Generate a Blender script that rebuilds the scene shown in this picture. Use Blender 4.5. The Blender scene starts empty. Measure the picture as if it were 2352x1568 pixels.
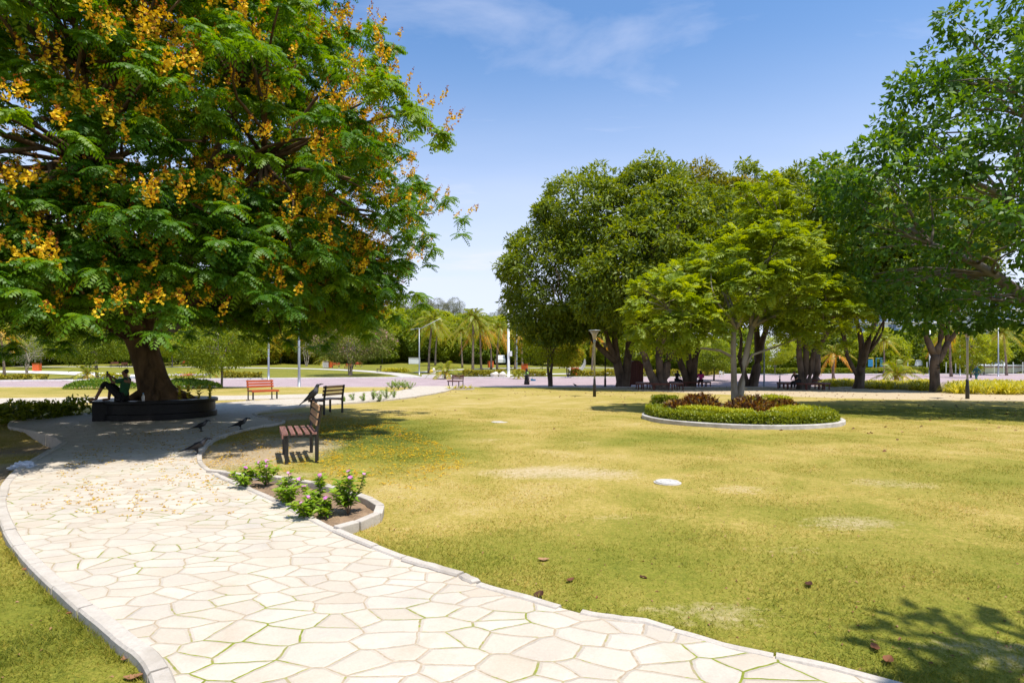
import bpy, bmesh, math, random
import numpy as np
from mathutils import Vector, Matrix, Quaternion
from mathutils.geometry import tessellate_polygon

random.seed(7)
RNG = np.random.default_rng(11)
SC = bpy.context.scene
COL = SC.collection
R = math.radians

# ------------------------------------------------------------------ survey of the site
# The ground plan was measured from the photograph once; at() turns a sighting
# (2352 px wide view) into metres on the lawn.
FOC, HOR, CAMH = 1307.0, 840.0, 1.6

def at(vx, vy, z=0.0):
    Y = FOC * (CAMH - z) / (vy - HOR)
    return ((vx - 1176.0) / FOC * Y, Y)

def xat(vx, Y):
    return (vx - 1176.0) / FOC * Y

def tz(X, Y):
    """height of the terrain"""
    X = np.asarray(X, float); Y = np.asarray(Y, float)
    zl = np.interp(Y, [-200, 43, 47, 53, 68, 98, 120, 150, 250, 900], [0, 0, -.16, -.2, .12, 1.2, 1.9, 2.9, 3.4, 3.4])
    zr = np.interp(Y, [-200, 43, 50, 60, 100, 150, 250, 900], [0, 0, -.06, -.02, .08, .3, .6, .6])
    m = np.clip((X - 14) / 26, 0, 1); m = m * m * (3 - 2 * m)
    z = zl * (1 - m) + zr * m
    z = z - 0.24 * np.exp(-(((X + 11.2) / 1.9) ** 2 + ((Y - 11.9) / 1.5) ** 2) ** 2)
    z = z + 0.9 * np.exp(-(((X + 16) / 9) ** 2 + ((Y - 128) / 8) ** 2))
    return z

def tzf(X, Y):
    return float(tz(X, Y))

# ------------------------------------------------------------------ object helpers
def tag(o, label=None, cat=None, group=None, kind=None):
    if label: o['label'] = label
    if cat: o['category'] = cat
    if group: o['group'] = group
    if kind: o['kind'] = kind
    return o

def thing(name, label, cat, loc=(0, 0, 0), rz=0.0, group=None):
    o = bpy.data.objects.new(name, None)
    o.empty_display_size = 0.2
    COL.objects.link(o)
    o.location = loc
    o.rotation_euler = (0, 0, rz)
    return tag(o, label, cat, group)

def link_mesh(name, me, mat, parent=None, smooth=False):
    o = bpy.data.objects.new(name, me)
    COL.objects.link(o)
    if mat is not None:
        me.materials.append(mat)
    if smooth:
        me.polygons.foreach_set('use_smooth', np.ones(len(me.polygons), dtype=bool))
    if parent is not None:
        o.parent = parent
    return o

def copy_tree(o, parent=None):
    c = o.copy()
    COL.objects.link(c)
    if parent is not None:
        c.parent = parent
    for ch in list(o.children):
        copy_tree(ch, c)
    return c

def place(o, x, y, z=None, rz=0.0, s=1.0, label=None, group=None):
    o.location = (x, y, tzf(x, y) if z is None else z)
    o.rotation_euler = (0, 0, rz)
    o.scale = (s, s, s)
    if label: o['label'] = label
    if group: o['group'] = group
    return o

class MB:
    """collects shapes, links them as ONE mesh object"""
    def __init__(self):
        self.v = []; self.f = []
    def add(self, vs, fs):
        n = len(self.v)
        self.v += [tuple(p) for p in vs]
        self.f += [tuple(i + n for i in f) for f in fs]
        return self
    def box(self, c, s, rot=None, taper=1.0):
        hx, hy, hz = s[0] / 2, s[1] / 2, s[2] / 2
        vs = []
        for z, k in ((-hz, 1.0), (hz, taper)):
            for x, y in ((-hx, -hy), (hx, -hy), (hx, hy), (-hx, hy)):
                vs.append(Vector((x * k, y * k, z)))
        if rot is not None:
            vs = [rot @ p for p in vs]
        vs = [p + Vector(c) for p in vs]
        return self.add(vs, [(3, 2, 1, 0), (4, 5, 6, 7), (0, 1, 5, 4), (1, 2, 6, 5), (2, 3, 7, 6), (3, 0, 4, 7)])
    def tube(self, pts, rad, seg=8, caps=True, wob=0.0):
        pts = [Vector(p) for p in pts]
        if not hasattr(rad, '__len__'):
            rad = [rad] * len(pts)
        n0 = len(self.v)
        up = Vector((0.31, 0.17, 1)).normalized()
        prev = None
        for i, p in enumerate(pts):
            t = (pts[min(i + 1, len(pts) - 1)] - pts[max(i - 1, 0)]).normalized()
            a = t.cross(up if prev is None else prev)
            if a.length < 1e-4:
                a = t.cross(Vector((1, 0, 0)))
            a.normalize()
            b = t.cross(a).normalized()
            prev = b.cross(t) * -1 if False else up
            if abs(t.dot(up)) > 0.98:
                a = Vector((1, 0, 0)); a = (a - t * a.dot(t)).normalized(); b = t.cross(a)
            for k in range(seg):
                an = 2 * math.pi * k / seg
                w = 1 + (wob * math.sin(an * 3 + i * 0.7) + wob * 0.7 * math.sin(an * 5 - i * 1.1) if wob else 0)
                q = p + (a * math.cos(an) + b * math.sin(an)) * rad[i] * w
                self.v.append(tuple(q))
        for i in range(len(pts) - 1):
            for k in range(seg):
                a0 = n0 + i * seg + k; a1 = n0 + i * seg + (k + 1) % seg
                self.f.append((a0, a1, a1 + seg, a0 + seg))
        if caps:
            self.f.append(tuple(n0 + k for k in reversed(range(seg))))
            self.f.append(tuple(n0 + (len(pts) - 1) * seg + k for k in range(seg)))
        return self
    def lathe(self, prof, c=(0, 0, 0), seg=20):
        n0 = len(self.v)
        for r, z in prof:
            for k in range(seg):
                an = 2 * math.pi * k / seg
                self.v.append((c[0] + r * math.cos(an), c[1] + r * math.sin(an), c[2] + z))
        for i in range(len(prof) - 1):
            for k in range(seg):
                a0 = n0 + i * seg + k; a1 = n0 + i * seg + (k + 1) % seg
                self.f.append((a0, a1, a1 + seg, a0 + seg))
        self.f.append(tuple(n0 + k for k in reversed(range(seg))))
        self.f.append(tuple(n0 + (len(prof) - 1) * seg + k for k in range(seg)))
        return self
    def ball(self, c, r, seg=10, rings=7):
        r = r if hasattr(r, '__len__') else (r, r, r)
        n0 = len(self.v)
        for i in range(rings + 1):
            th = math.pi * i / rings
            for k in range(seg):
                ph = 2 * math.pi * k / seg
                self.v.append((c[0] + r[0] * math.sin(th) * math.cos(ph), c[1] + r[1] * math.sin(th) * math.sin(ph), c[2] + r[2] * math.cos(th)))
        for i in range(rings):
            for k in range(seg):
                a0 = n0 + i * seg + k; a1 = n0 + i * seg + (k + 1) % seg
                self.f.append((a0, a0 + seg, a1 + seg, a1))
        return self
    def poly(self, pts, z, thick=0.0):
        """flat polygon (tessellated), optional thickness downwards"""
        n0 = len(self.v)
        zz = z if hasattr(z, '__len__') else [z] * len(pts)
        self.v += [(p[0], p[1], q) for p, q in zip(pts, zz)]
        for t in tessellate_polygon([[Vector((p[0], p[1], 0)) for p in pts]]):
            a, b, c = (pts[i] for i in t)
            cr = (b[0] - a[0]) * (c[1] - a[1]) - (b[1] - a[1]) * (c[0] - a[0])
            t = t if cr > 0 else tuple(reversed(t))
            self.f.append(tuple(n0 + i for i in t))
        if thick:
            n1 = len(self.v); n = len(pts)
            self.v += [(p[0], p[1], q - thick) for p, q in zip(pts, zz)]
            for i in range(n):
                j = (i + 1) % n
                self.f.append((n0 + i, n0 + j, n1 + j, n1 + i))
        return self
    def build(self, name, mat, parent=None, smooth=False, bevel=0.0):
        me = bpy.data.meshes.new(name)
        me.from_pydata(self.v, [], self.f)
        me.validate()
        bm = bmesh.new(); bm.from_mesh(me)
        if bevel:
            bmesh.ops.bevel(bm, geom=bm.edges[:], offset=bevel, segments=2, affect='EDGES', profile=0.6)
        bmesh.ops.recalc_face_normals(bm, faces=bm.faces)
        bm.to_mesh(me); bm.free()
        return link_mesh(name, me, mat, parent, smooth)

def np_mesh(name, V, F, mat, parent=None, tint=None, smooth=False):
    """V (n,3), F (m,k) all faces of k corners"""
    V = np.ascontiguousarray(V, np.float32); F = np.ascontiguousarray(F, np.int32)
    m, k = F.shape
    me = bpy.data.meshes.new(name)
    me.vertices.add(len(V)); me.vertices.foreach_set('co', V.ravel())
    me.loops.add(m * k); me.loops.foreach_set('vertex_index', F.ravel())
    me.polygons.add(m)
    me.polygons.foreach_set('loop_start', np.arange(0, m * k, k, dtype=np.int32))
    if tint is not None:
        a = me.attributes.new('tint', 'FLOAT', 'FACE')
        a.data.foreach_set('value', np.ascontiguousarray(tint, np.float32))
    me.update(calc_edges=True)
    return link_mesh(name, me, mat, parent, smooth)

def unit(a):
    return a / np.maximum(np.linalg.norm(a, axis=-1, keepdims=True), 1e-9)

def rand_dir(n, rng=RNG):
    return unit(rng.normal(size=(n, 3)))

def kites(P, D, N, L, W, fold=0.12, mid=0.42):
    """leaf-shaped quads: base P, axis D, face normal about N"""
    D = unit(D)
    S = unit(np.cross(D, N))
    N2 = np.cross(S, D)
    L = np.broadcast_to(np.asarray(L, float), (len(P),))[:, None]
    W = np.broadcast_to(np.asarray(W, float), (len(P),))[:, None]
    M = P + D * L * mid
    V = np.stack([P, M + S * W * .5 + N2 * L * fold * .3, P + D * L - N2 * L * fold, M - S * W * .5 + N2 * L * fold * .3], axis=1)
    F = np.arange(len(P) * 4).reshape(-1, 4)
    return V.reshape(-1, 3), F

class Leaves:
    def __init__(self): self.V = []; self.T = []
    def add(self, P, D, N, L, W, tint, fold=0.12, mid=0.42):
        V, _ = kites(P, D, N, L, W, fold, mid)
        self.V.append(V); self.T.append(np.broadcast_to(np.asarray(tint, float), (len(P),)))
    def build(self, name, mat, parent):
        V = np.concatenate(self.V); T = np.clip(np.concatenate(self.T), 0, 1)
        return np_mesh(name, V, np.arange(len(V)).reshape(-1, 4), mat, parent, T)

# ------------------------------------------------------------------ materials
def new_mat(name):
    m = bpy.data.materials.new(name); m.use_nodes = True
    nt = m.node_tree; nt.nodes.clear()
    out = nt.nodes.new('ShaderNodeOutputMaterial')
    return m, nt, out

def nd(nt, t, **kw):
    n = nt.nodes.new(t)
    for k, v in kw.items():
        setattr(n, k, v)
    return n

def ramp(nt, fac, stops, interp='LINEAR'):
    r = nt.nodes.new('ShaderNodeValToRGB')
    r.color_ramp.interpolation = interp
    e = r.color_ramp.elements
    while len(e) < len(stops): e.new(0.5)
    for i, (p, c) in enumerate(stops):
        e[i].position = p; e[i].color = (*c, 1) if len(c) == 3 else c
    nt.links.new(fac, r.inputs[0])
    return r.outputs[0]

def noise(nt, vec, scale, detail=4, rough=.55, dist=0.0):
    n = nt.nodes.new('ShaderNodeTexNoise')
    n.inputs['Scale'].default_value = scale; n.inputs['Detail'].default_value = detail
    n.inputs['Roughness'].default_value = rough; n.inputs['Distortion'].default_value = dist
    if vec is not None: nt.links.new(vec, n.inputs['Vector'])
    return n.outputs[0]

def mth(nt, op, a, b=None, c=None, clamp=False):
    n = nt.nodes.new('ShaderNodeMath'); n.operation = op; n.use_clamp = clamp
    for i, x in enumerate((a, b, c)):
        if x is None: continue
        if isinstance(x, (int, float)): n.inputs[i].default_value = x
        else: nt.links.new(x, n.inputs[i])
    return n.outputs[0]

def mixc(nt, fac, a, b, mode='MIX'):
    n = nt.nodes.new('ShaderNodeMix'); n.data_type = 'RGBA'; n.blend_type = mode
    if isinstance(fac, (int, float)): n.inputs[0].default_value = fac
    else: nt.links.new(fac, n.inputs[0])
    for i, x in ((6, a), (7, b)):
        if isinstance(x, tuple): n.inputs[i].default_value = (*x, 1)
        else: nt.links.new(x, n.inputs[i])
    return n.outputs[2]

def bump(nt, h, strength, dist):
    b = nt.nodes.new('ShaderNodeBump'); b.inputs['Strength'].default_value = strength
    b.inputs['Distance'].default_value = dist
    nt.links.new(h, b.inputs['Height'])
    return b.outputs[0]

def principled(nt, out, col, rough=.6, normal=None, metal=0.0, spec=.5, coat=0.0):
    p = nt.nodes.new('ShaderNodeBsdfPrincipled')
    if isinstance(col, tuple): p.inputs['Base Color'].default_value = (*col, 1)
    else: nt.links.new(col, p.inputs['Base Color'])
    if isinstance(rough, (int, float)): p.inputs['Roughness'].default_value = rough
    else: nt.links.new(rough, p.inputs['Roughness'])
    p.inputs['Metallic'].default_value = metal
    p.inputs['Specular IOR Level'].default_value = spec
    p.inputs['Coat Weight'].default_value = coat
    if normal is not None: nt.links.new(normal, p.inputs['Normal'])
    nt.links.new(p.outputs[0], out.inputs[0])
    return p

def plain(name, col, rough=.6, var=.25, scale=6.0, bmp=.15, bd=.01, metal=0.0, spec=.4, stretch=None):
    m, nt, out = new_mat(name)
    tc = nd(nt, 'ShaderNodeTexCoord').outputs['Object']
    if stretch:
        mp = nd(nt, 'ShaderNodeMapping'); mp.inputs['Scale'].default_value = stretch
        nt.links.new(tc, mp.inputs[0]); tc = mp.outputs[0]
    n = noise(nt, tc, scale, 5, .6)
    d = tuple(c * (1 - var) for c in col); l = tuple(min(1, c * (1 + var)) for c in col)
    c = ramp(nt, n, [(.3, d), (.7, l)])
    n2 = noise(nt, tc, scale * 6, 3)
    principled(nt, out, c, mth(nt, 'MULTIPLY_ADD', n2, .25, rough - .12), bump(nt, n2, bmp, bd) if bmp else None, metal, spec)
    return m

def leaf_mat(name, stops, trans=.35, rough=.5, spec=.3, tcol=1.5):
    m, nt, out = new_mat(name)
    a = nd(nt, 'ShaderNodeAttribute', attribute_name='tint')
    c = ramp(nt, a.outputs['Fac'], stops)
    p = nd(nt, 'ShaderNodeBsdfPrincipled')
    nt.links.new(c, p.inputs['Base Color'])
    p.inputs['Roughness'].default_value = rough; p.inputs['Specular IOR Level'].default_value = spec
    t = nd(nt, 'ShaderNodeBsdfTranslucent')
    hs = nd(nt, 'ShaderNodeHueSaturation'); hs.inputs['Value'].default_value = tcol; hs.inputs['Hue'].default_value = .478
    hs.inputs['Saturation'].default_value = 1.1
    nt.links.new(c, hs.inputs['Color']); nt.links.new(hs.outputs[0], t.inputs[0])
    mx = nd(nt, 'ShaderNodeMixShader'); mx.inputs[0].default_value = trans
    nt.links.new(p.outputs[0], mx.inputs[1]); nt.links.new(t.outputs[0], mx.inputs[2])
    nt.links.new(mx.outputs[0], out.inputs[0])
    return m

def bark_mat(name, dark, light, scale=5.0, bd=.05):
    m, nt, out = new_mat(name)
    tc = nd(nt, 'ShaderNodeTexCoord').outputs['Object']
    mp = nd(nt, 'ShaderNodeMapping'); mp.inputs['Scale'].default_value = (1, 1, .28)
    nt.links.new(tc, mp.inputs[0])
    n = noise(nt, mp.outputs[0], scale, 7, .65, .6)
    n2 = noise(nt, tc, 1.3, 3)
    f = mth(nt, 'MULTIPLY_ADD', n2, .6, mth(nt, 'MULTIPLY', n, .7))
    c = ramp(nt, f, [(.42, dark), (.85, light)])
    principled(nt, out, c, .85, bump(nt, n, .9, bd), spec=.2)
    return m

# colour of the lawn, shared by the ground sheet and the blades standing on it
def lawn_colour(nt):
    g = nd(nt, 'ShaderNodeNewGeometry').outputs['Position']
    sp = nd(nt, 'ShaderNodeSeparateXYZ'); nt.links.new(g, sp.inputs[0])
    cb = nd(nt, 'ShaderNodeCombineXYZ'); nt.links.new(sp.outputs[0], cb.inputs[0]); nt.links.new(sp.outputs[1], cb.inputs[1])
    xy = cb.outputs[0]
    big = noise(nt, xy, .28, 4, .55, .4)
    mid = noise(nt, xy, 1.1, 5, .62, .5)
    fine = noise(nt, xy, 14, 5, .75)
    vfine = noise(nt, xy, 55, 4, .75)
    green = nd(nt, 'ShaderNodeAttribute', attribute_name='green').outputs['Fac']
    sand = nd(nt, 'ShaderNodeAttribute', attribute_name='sand').outputs['Fac']
    f = mth(nt, 'MULTIPLY_ADD', big, .42, mth(nt, 'MULTIPLY_ADD', mid, .50, mth(nt, 'MULTIPLY_ADD', fine, .65, mth(nt, 'MULTIPLY_ADD', vfine, .60, -.56))))
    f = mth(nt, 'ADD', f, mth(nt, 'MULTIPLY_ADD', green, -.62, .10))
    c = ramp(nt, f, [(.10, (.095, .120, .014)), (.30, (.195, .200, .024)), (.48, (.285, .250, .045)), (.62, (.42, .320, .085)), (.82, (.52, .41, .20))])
    # bare, sandy places
    s = mth(nt, 'MULTIPLY_ADD', sand, 1.45, mth(nt, 'MULTIPLY_ADD', mid, .75, mth(nt, 'MULTIPLY_ADD', fine, .75, -1.08)))
    s = ramp(nt, s, [(.30, (0, 0, 0)), (.85, (.92, .92, .92))])
    sc = ramp(nt, fine, [(.3, (.36, .27, .15)), (.55, (.50, .40, .27)), (.75, (.60, .51, .39))])
    dk = noise(nt, xy, .55, 4, .6)
    dirt = nd(nt, 'ShaderNodeAttribute', attribute_name='dirt').outputs['Fac']
    sc = mixc(nt, dirt, sc, ramp(nt, fine, [(.3, (.13, .085, .05)), (.7, (.26, .19, .125))]))
    return c, s, sc, fine, mid

def make_lawn_mats():
    m, nt, out = new_mat('lawn_turf')
    c, s, sc, fine, mid = lawn_colour(nt)
    g = nd(nt, 'ShaderNodeNewGeometry').outputs['Position']
    vf = noise(nt, g, 60, 3, .7)
    c2 = mixc(nt, .8, c, ramp(nt, vf, [(.3, (.56, .56, .50)), (.7, (1.14, 1.12, 1.08))]), 'MULTIPLY')
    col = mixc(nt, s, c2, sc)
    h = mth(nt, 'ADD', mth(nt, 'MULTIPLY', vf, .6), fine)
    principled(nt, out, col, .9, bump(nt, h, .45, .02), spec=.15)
    b, nt, out = new_mat('grass_blade')
    c, s, sc, fine, mid = lawn_colour(nt)
    a = nd(nt, 'ShaderNodeAttribute', attribute_name='tint').outputs['Fac']
    k = ramp(nt, a, [(0, (.95, 1.1, .9)), (.6, (1.35, 1.32, 1.2)), (.9, (1.6, 1.4, 1.3)), (1, (1.7, 1.45, 1.5))])
    col = mixc(nt, 1.0, c, k, 'MULTIPLY')
    p = nd(nt, 'ShaderNodeBsdfPrincipled'); nt.links.new(col, p.inputs[0]); p.inputs['Roughness'].default_value = .6
    p.inputs['Specular IOR Level'].default_value = .2
    t = nd(nt, 'ShaderNodeBsdfTranslucent'); nt.links.new(col, t.inputs[0])
    mx = nd(nt, 'ShaderNodeMixShader'); mx.inputs[0].default_value = .5
    nt.links.new(p.outputs[0], mx.inputs[1]); nt.links.new(t.outputs[0], mx.inputs[2])
    nt.links.new(mx.outputs[0], out.inputs[0])
    return m, b

def paving_mat():
    m, nt, out = new_mat('crazy_paving')
    g = nd(nt, 'ShaderNodeNewGeometry').outputs['Position']
    mp = nd(nt, 'ShaderNodeMapping'); mp.inputs['Scale'].default_value = (3.9, 5.7, 0.0)
    mp.inputs['Rotation'].default_value = (0, 0, .35)
    nt.links.new(g, mp.inputs[0])
    wv = nd(nt, 'ShaderNodeTexNoise'); wv.inputs['Scale'].default_value = 3.2; wv.inputs['Detail'].default_value = 4
    nt.links.new(g, wv.inputs['Vector'])
    wl = nd(nt, 'ShaderNodeTexNoise'); wl.inputs['Scale'].default_value = .75; wl.inputs['Detail'].default_value = 1
    nt.links.new(g, wl.inputs['Vector'])
    of2 = nd(nt, 'ShaderNodeVectorMath', operation='MULTIPLY_ADD')
    nt.links.new(wl.outputs['Color'], of2.inputs[0]); of2.inputs[1].default_value = (.8, .8, 0); nt.links.new(mp.outputs[0], of2.inputs[2])
    off = nd(nt, 'ShaderNodeVectorMath', operation='MULTIPLY_ADD')
    nt.links.new(wv.outputs['Color'], off.inputs[0]); off.inputs[1].default_value = (.34, .34, 0); nt.links.new(of2.outputs[0], off.inputs[2])
    ve = nd(nt, 'ShaderNodeTexVoronoi', feature='DISTANCE_TO_EDGE', voronoi_dimensions='2D'); ve.inputs['Scale'].default_value = 1
    vc = nd(nt, 'ShaderNodeTexVoronoi', feature='F1', voronoi_dimensions='2D'); vc.inputs['Scale'].default_value = 1
    for v in (ve, vc):
        v.inputs['Randomness'].default_value = .93
        nt.links.new(off.outputs[0], v.inputs['Vector'])
    edge = noise(nt, g, 18, 4, .6)
    wid = noise(nt, g, 1.4, 3)
    d = mth(nt, 'MULTIPLY_ADD', edge, -.03, ve.outputs['Distance'])
    d = mth(nt, 'MULTIPLY_ADD', wid, -.03, d)
    stone = ramp(nt, mth(nt, 'ADD', d, .012), [(.0, (0, 0, 0)), (.016, (1, 1, 1))])
    sx = nd(nt, 'ShaderNodeSeparateColor'); nt.links.new(vc.outputs['Color'], sx.inputs[0])
    base = ramp(nt, sx.outputs[0], [(0, (.485, .42, .335)), (.25, (.54, .475, .39)), (.75, (.575, .515, .43)), (1, (.515, .45, .36))])
    st = noise(nt, g, 2.6, 5, .65)
    base = mixc(nt, ramp(nt, st, [(.42, (0, 0, 0)), (.72, (1, 1, 1))]), base, mixc(nt, sx.outputs[1], (.48, .40, .305), (.45, .41, .36)))
    sp = noise(nt, g, 90, 4, .7)
    base = mixc(nt, .5, base, ramp(nt, sp, [(.3, (.78, .76, .74)), (.65, (1.05, 1.05, 1.05))]), 'MULTIPLY')
    ms = noise(nt, g, 1.1, 4, .6)
    ms2 = noise(nt, g, 26, 3, .7)
    joint = mixc(nt, ramp(nt, mth(nt, 'MULTIPLY_ADD', ms2, .3, ms), [(.655, (0, 0, 0)), (.73, (1, 1, 1))]), ramp(nt, ms2, [(.3, (.30, .23, .15)), (.7, (.47, .38, .28))]),
                 ramp(nt, ms2, [(.3, (.12, .15, .01)), (.7, (.26, .28, .03))]))
    col = mixc(nt, stone, joint, base)
    h = mth(nt, 'MULTIPLY_ADD', sp, .08, mth(nt, 'MULTIPLY_ADD', st, .25, ramp(nt, d, [(0, (0, 0, 0)), (.06, (1, 1, 1))])))
    principled(nt, out, col, mth(nt, 'MULTIPLY_ADD', sp, .2, .6), bump(nt, h, .55, .012), spec=.25)
    return m

def road_mat():
    m, nt, out = new_mat('paver_road')
    g = nd(nt, 'ShaderNodeNewGeometry').outputs['Position']
    n = noise(nt, g, .5, 5, .6); n2 = noise(nt, g, 9, 4, .6)
    c = ramp(nt, mth(nt, 'MULTIPLY_ADD', n2, .4, mth(nt, 'MULTIPLY', n, .6)), [(.35, (.32, .245, .25)), (.65, (.44, .345, .35))])
    bt = nd(nt, 'ShaderNodeTexBrick'); bt.inputs['Scale'].default_value = 4
    bt.inputs['Color1'].default_value = (.95, .95, .95, 1); bt.inputs['Color2'].default_value = (1.1, 1.05, 1.05, 1); bt.inputs['Mortar'].default_value = (.6, .6, .6, 1)
    nt.links.new(g, bt.inputs['Vector'])
    c = mixc(nt, .7, c, bt.outputs[0], 'MULTIPLY')
    principled(nt, out, c, .85, bump(nt, n2, .3, .01), spec=.2)
    return m

def stained(name, col, stain):
    m, nt, out = new_mat(name)
    g = nd(nt, 'ShaderNodeNewGeometry').outputs['Position']
    n = noise(nt, g, 3.2, 6, .68, .4); n2 = noise(nt, g, 40, 5, .7); n3 = noise(nt, g, .9, 3)
    base = ramp(nt, n2, [(.3, tuple(c * .82 for c in col)), (.7, tuple(min(1, c * 1.12) for c in col))])
    f = ramp(nt, mth(nt, 'MULTIPLY_ADD', n3, .35, mth(nt, 'MULTIPLY_ADD', n2, .25, mth(nt, 'MULTIPLY', n, .6))), [(.60, (0, 0, 0)), (.82, (.85, .85, .85))])
    principled(nt, out, mixc(nt, f, base, stain), .88, bump(nt, mth(nt, 'ADD', n2, n), .5, .008), spec=.2)
    return m

M = {}
def build_materials():
    M['lawn'], M['blade'] = make_lawn_mats()
    M['paving'] = paving_mat()
    M['road'] = road_mat()
    M['kerb'] = stained('kerb_concrete', (.50, .45, .39), (.24, .20, .15))
    M['white_kerb'] = plain('painted_kerb', (.72, .68, .66), .8, .12, 3, .2, .01)
    M['concrete'] = plain('grey_concrete', (.46, .43, .39), .88, .25, 4, .4, .01)
    M['soil'] = plain('garden_soil', (.25, .165, .10), .95, .45, 5, .9, .04)
    M['granite'] = plain('black_granite', (.006, .006, .007), .42, .5, 14, .1, .003, spec=.22)
    M['black_metal'] = plain('black_metal', (.016, .014, .014), .45, .3, 8, .08, .003, spec=.5)
    M['grey_metal'] = plain('galvanised_metal', (.30, .32, .35), .42, .12, 6, .05, .002, metal=.35)
    M['white_metal'] = plain('white_metal', (.75, .76, .75), .5, .08, 5, .05, .002)
    M['lamp_glass'] = plain('frosted_lamp_glass', (.40, .34, .26), .3, .08, 4, .02, .002)
    M['slat_red'] = plain('orange_red_slats', (.42, .075, .018), .5, .25, 5, .3, .004, stretch=(.3, 6, 6))
    M['slat_weathered'] = plain('weathered_slats', (.23, .105, .085), .42, .5, 5, .35, .004, stretch=(.35, 6, 6), spec=.6)
    M['slat_back'] = plain('faded_back_slats', (.36, .21, .115), .5, .35, 5, .35, .004, stretch=(.35, 6, 6))
    M['slat_dark'] = plain('dark_red_slats', (.13, .035, .022), .5, .35, 5, .3, .004, stretch=(.3, 6, 6))
    M['wood_bin'] = plain('dark_red_planks', (.11, .022, .014), .55, .4, 4, .3, .006, stretch=(6, 6, .4))
    M['orange'] = plain('orange_plastic', (.60, .11, .02), .5, .15, 4, .05, .003)
    M['bark_flame'] = bark_mat('bark_flame', (.020, .012, .008), (.20, .12, .06), 5)
    M['bark_fig'] = bark_mat('bark_fig', (.035, .025, .019), (.20, .145, .105), 4)
    M['bark_pale'] = bark_mat('bark_pale', (.16, .125, .09), (.46, .40, .32), 3, .03)
    M['bark_palm'] = bark_mat('bark_palm', (.13, .09, .065), (.36, .28, .22), 8, .03)
    M['bark_grey'] = bark_mat('bark_grey', (.10, .08, .065), (.30, .26, .22), 4, .03)
    M['leaf_flame'] = leaf_mat('leaf_flame', [(0, (.020, .075, .004)), (.35, (.050, .145, .005)), (.7, (.105, .225, .008)), (1, (.22, .325, .014))], .46, .5, .35, 1.7)
    M['blossom'] = leaf_mat('yellow_blossom', [(0, (.20, .06, .012)), (.28, (.42, .15, .01)), (.40, (.76, .46, .012)), (1, (.88, .64, .03))], .3, .6, .2, 1.1)
    M['leaf_fig'] = leaf_mat('leaf_fig', [(0, (.050, .085, .007)), (.5, (.125, .185, .010)), (.85, (.22, .27, .014)), (1, (.30, .29, .02))], .42, .5, .35, 1.7)
    M['leaf_fig_gold'] = leaf_mat('leaf_fig_gold', [(0, (.06, .075, .007)), (.5, (.165, .175, .010)), (.85, (.26, .235, .014)), (1, (.36, .22, .02))], .38, .5, .35, 1.7)
    M['leaf_broad'] = leaf_mat('leaf_broad', [(0, (.030, .080, .012)), (.5, (.075, .170, .016)), (.85, (.14, .25, .02)), (1, (.24, .24, .02))], .40, .5, .35, 1.7)
    M['leaf_crepe'] = leaf_mat('leaf_crepe', [(0, (.11, .175, .012)), (.4, (.205, .285, .016)), (.75, (.33, .405, .028)), (.96, (.44, .45, .04)), (1, (.48, .18, .02))], .45, .48, .35, 1.5)
    M['leaf_bright'] = leaf_mat('leaf_bright', [(0, (.14, .19, .010)), (.5, (.265, .335, .014)), (1, (.42, .43, .025))], .5, .5, .3, 1.5)
    M['leaf_mid'] = leaf_mat('leaf_mid', [(0, (.09, .145, .012)), (.5, (.18, .255, .016)), (1, (.32, .36, .03))], .5, .5, .3, 1.5)
    M['leaf_grey'] = leaf_mat('leaf_grey', [(0, (.14, .155, .09)), (.5, (.22, .23, .14)), (1, (.32, .32, .20))], .35, .6, .2, 1.3)
    M['leaf_pink'] = leaf_mat('leaf_pink', [(0, (.06, .10, .02)), (.55, (.17, .20, .03)), (.72, (.22, .20, .06)), (.78, (.42, .22, .22)), (1, (.55, .33, .34))], .3, .6, .2, 1.2)
    M['leaf_rust'] = leaf_mat('leaf_rust', [(0, (.12, .17, .01)), (.5, (.27, .29, .014)), (.8, (.42, .28, .018)), (1, (.52, .21, .03))], .48, .6, .2, 1.4)
    M['frond'] = leaf_mat('frond', [(0, (.10, .15, .010)), (.4, (.22, .28, .014)), (.68, (.40, .38, .02)), (.84, (.60, .36, .02)), (1, (.68, .30, .03))], .42, .42, .4, 1.4)
    M['hedge_yellow'] = leaf_mat('hedge_yellow', [(0, (.12, .13, .008)), (.5, (.33, .30, .018)), (1, (.60, .48, .03))], .25, .5, .3, 1.2)
    M['hedge_green'] = leaf_mat('hedge_green', [(0, (.075, .115, .006)), (.5, (.20, .25, .010)), (1, (.38, .40, .025))], .36, .45, .35, 1.4)
    M['hedge_lime'] = leaf_mat('hedge_lime', [(0, (.18, .22, .010)), (.5, (.38, .42, .018)), (1, (.62, .60, .035))], .36, .45, .3, 1.4)
    M['croton'] = leaf_mat('croton', [(0, (.045, .028, .012)), (.4, (.13, .055, .016)), (.7, (.28, .14, .018)), (.88, (.36, .26, .025)), (1, (.26, .30, .03))], .28, .45, .35, 1.2)
    M['ground_cover'] = leaf_mat('ground_cover', [(0, (.05, .12, .010)), (.5, (.11, .22, .014)), (1, (.27, .32, .03))], .35, .5, .3, 1.4)
    M['strap_leaf'] = leaf_mat('strap_leaf', [(0, (.20, .23, .012)), (.5, (.46, .44, .025)), (1, (.72, .66, .08))], .4, .4, .4, 1.3)
    M['leaf_vinca'] = leaf_mat('leaf_vinca', [(0, (.09, .17, .015)), (.5, (.17, .31, .025)), (1, (.32, .44, .06))], .36, .35, .45, 1.5)
    M['pink'] = leaf_mat('pink_petal', [(0, (.52, .13, .42)), (1, (.72, .36, .62))], .25, .6, .2, 1.1)
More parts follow.
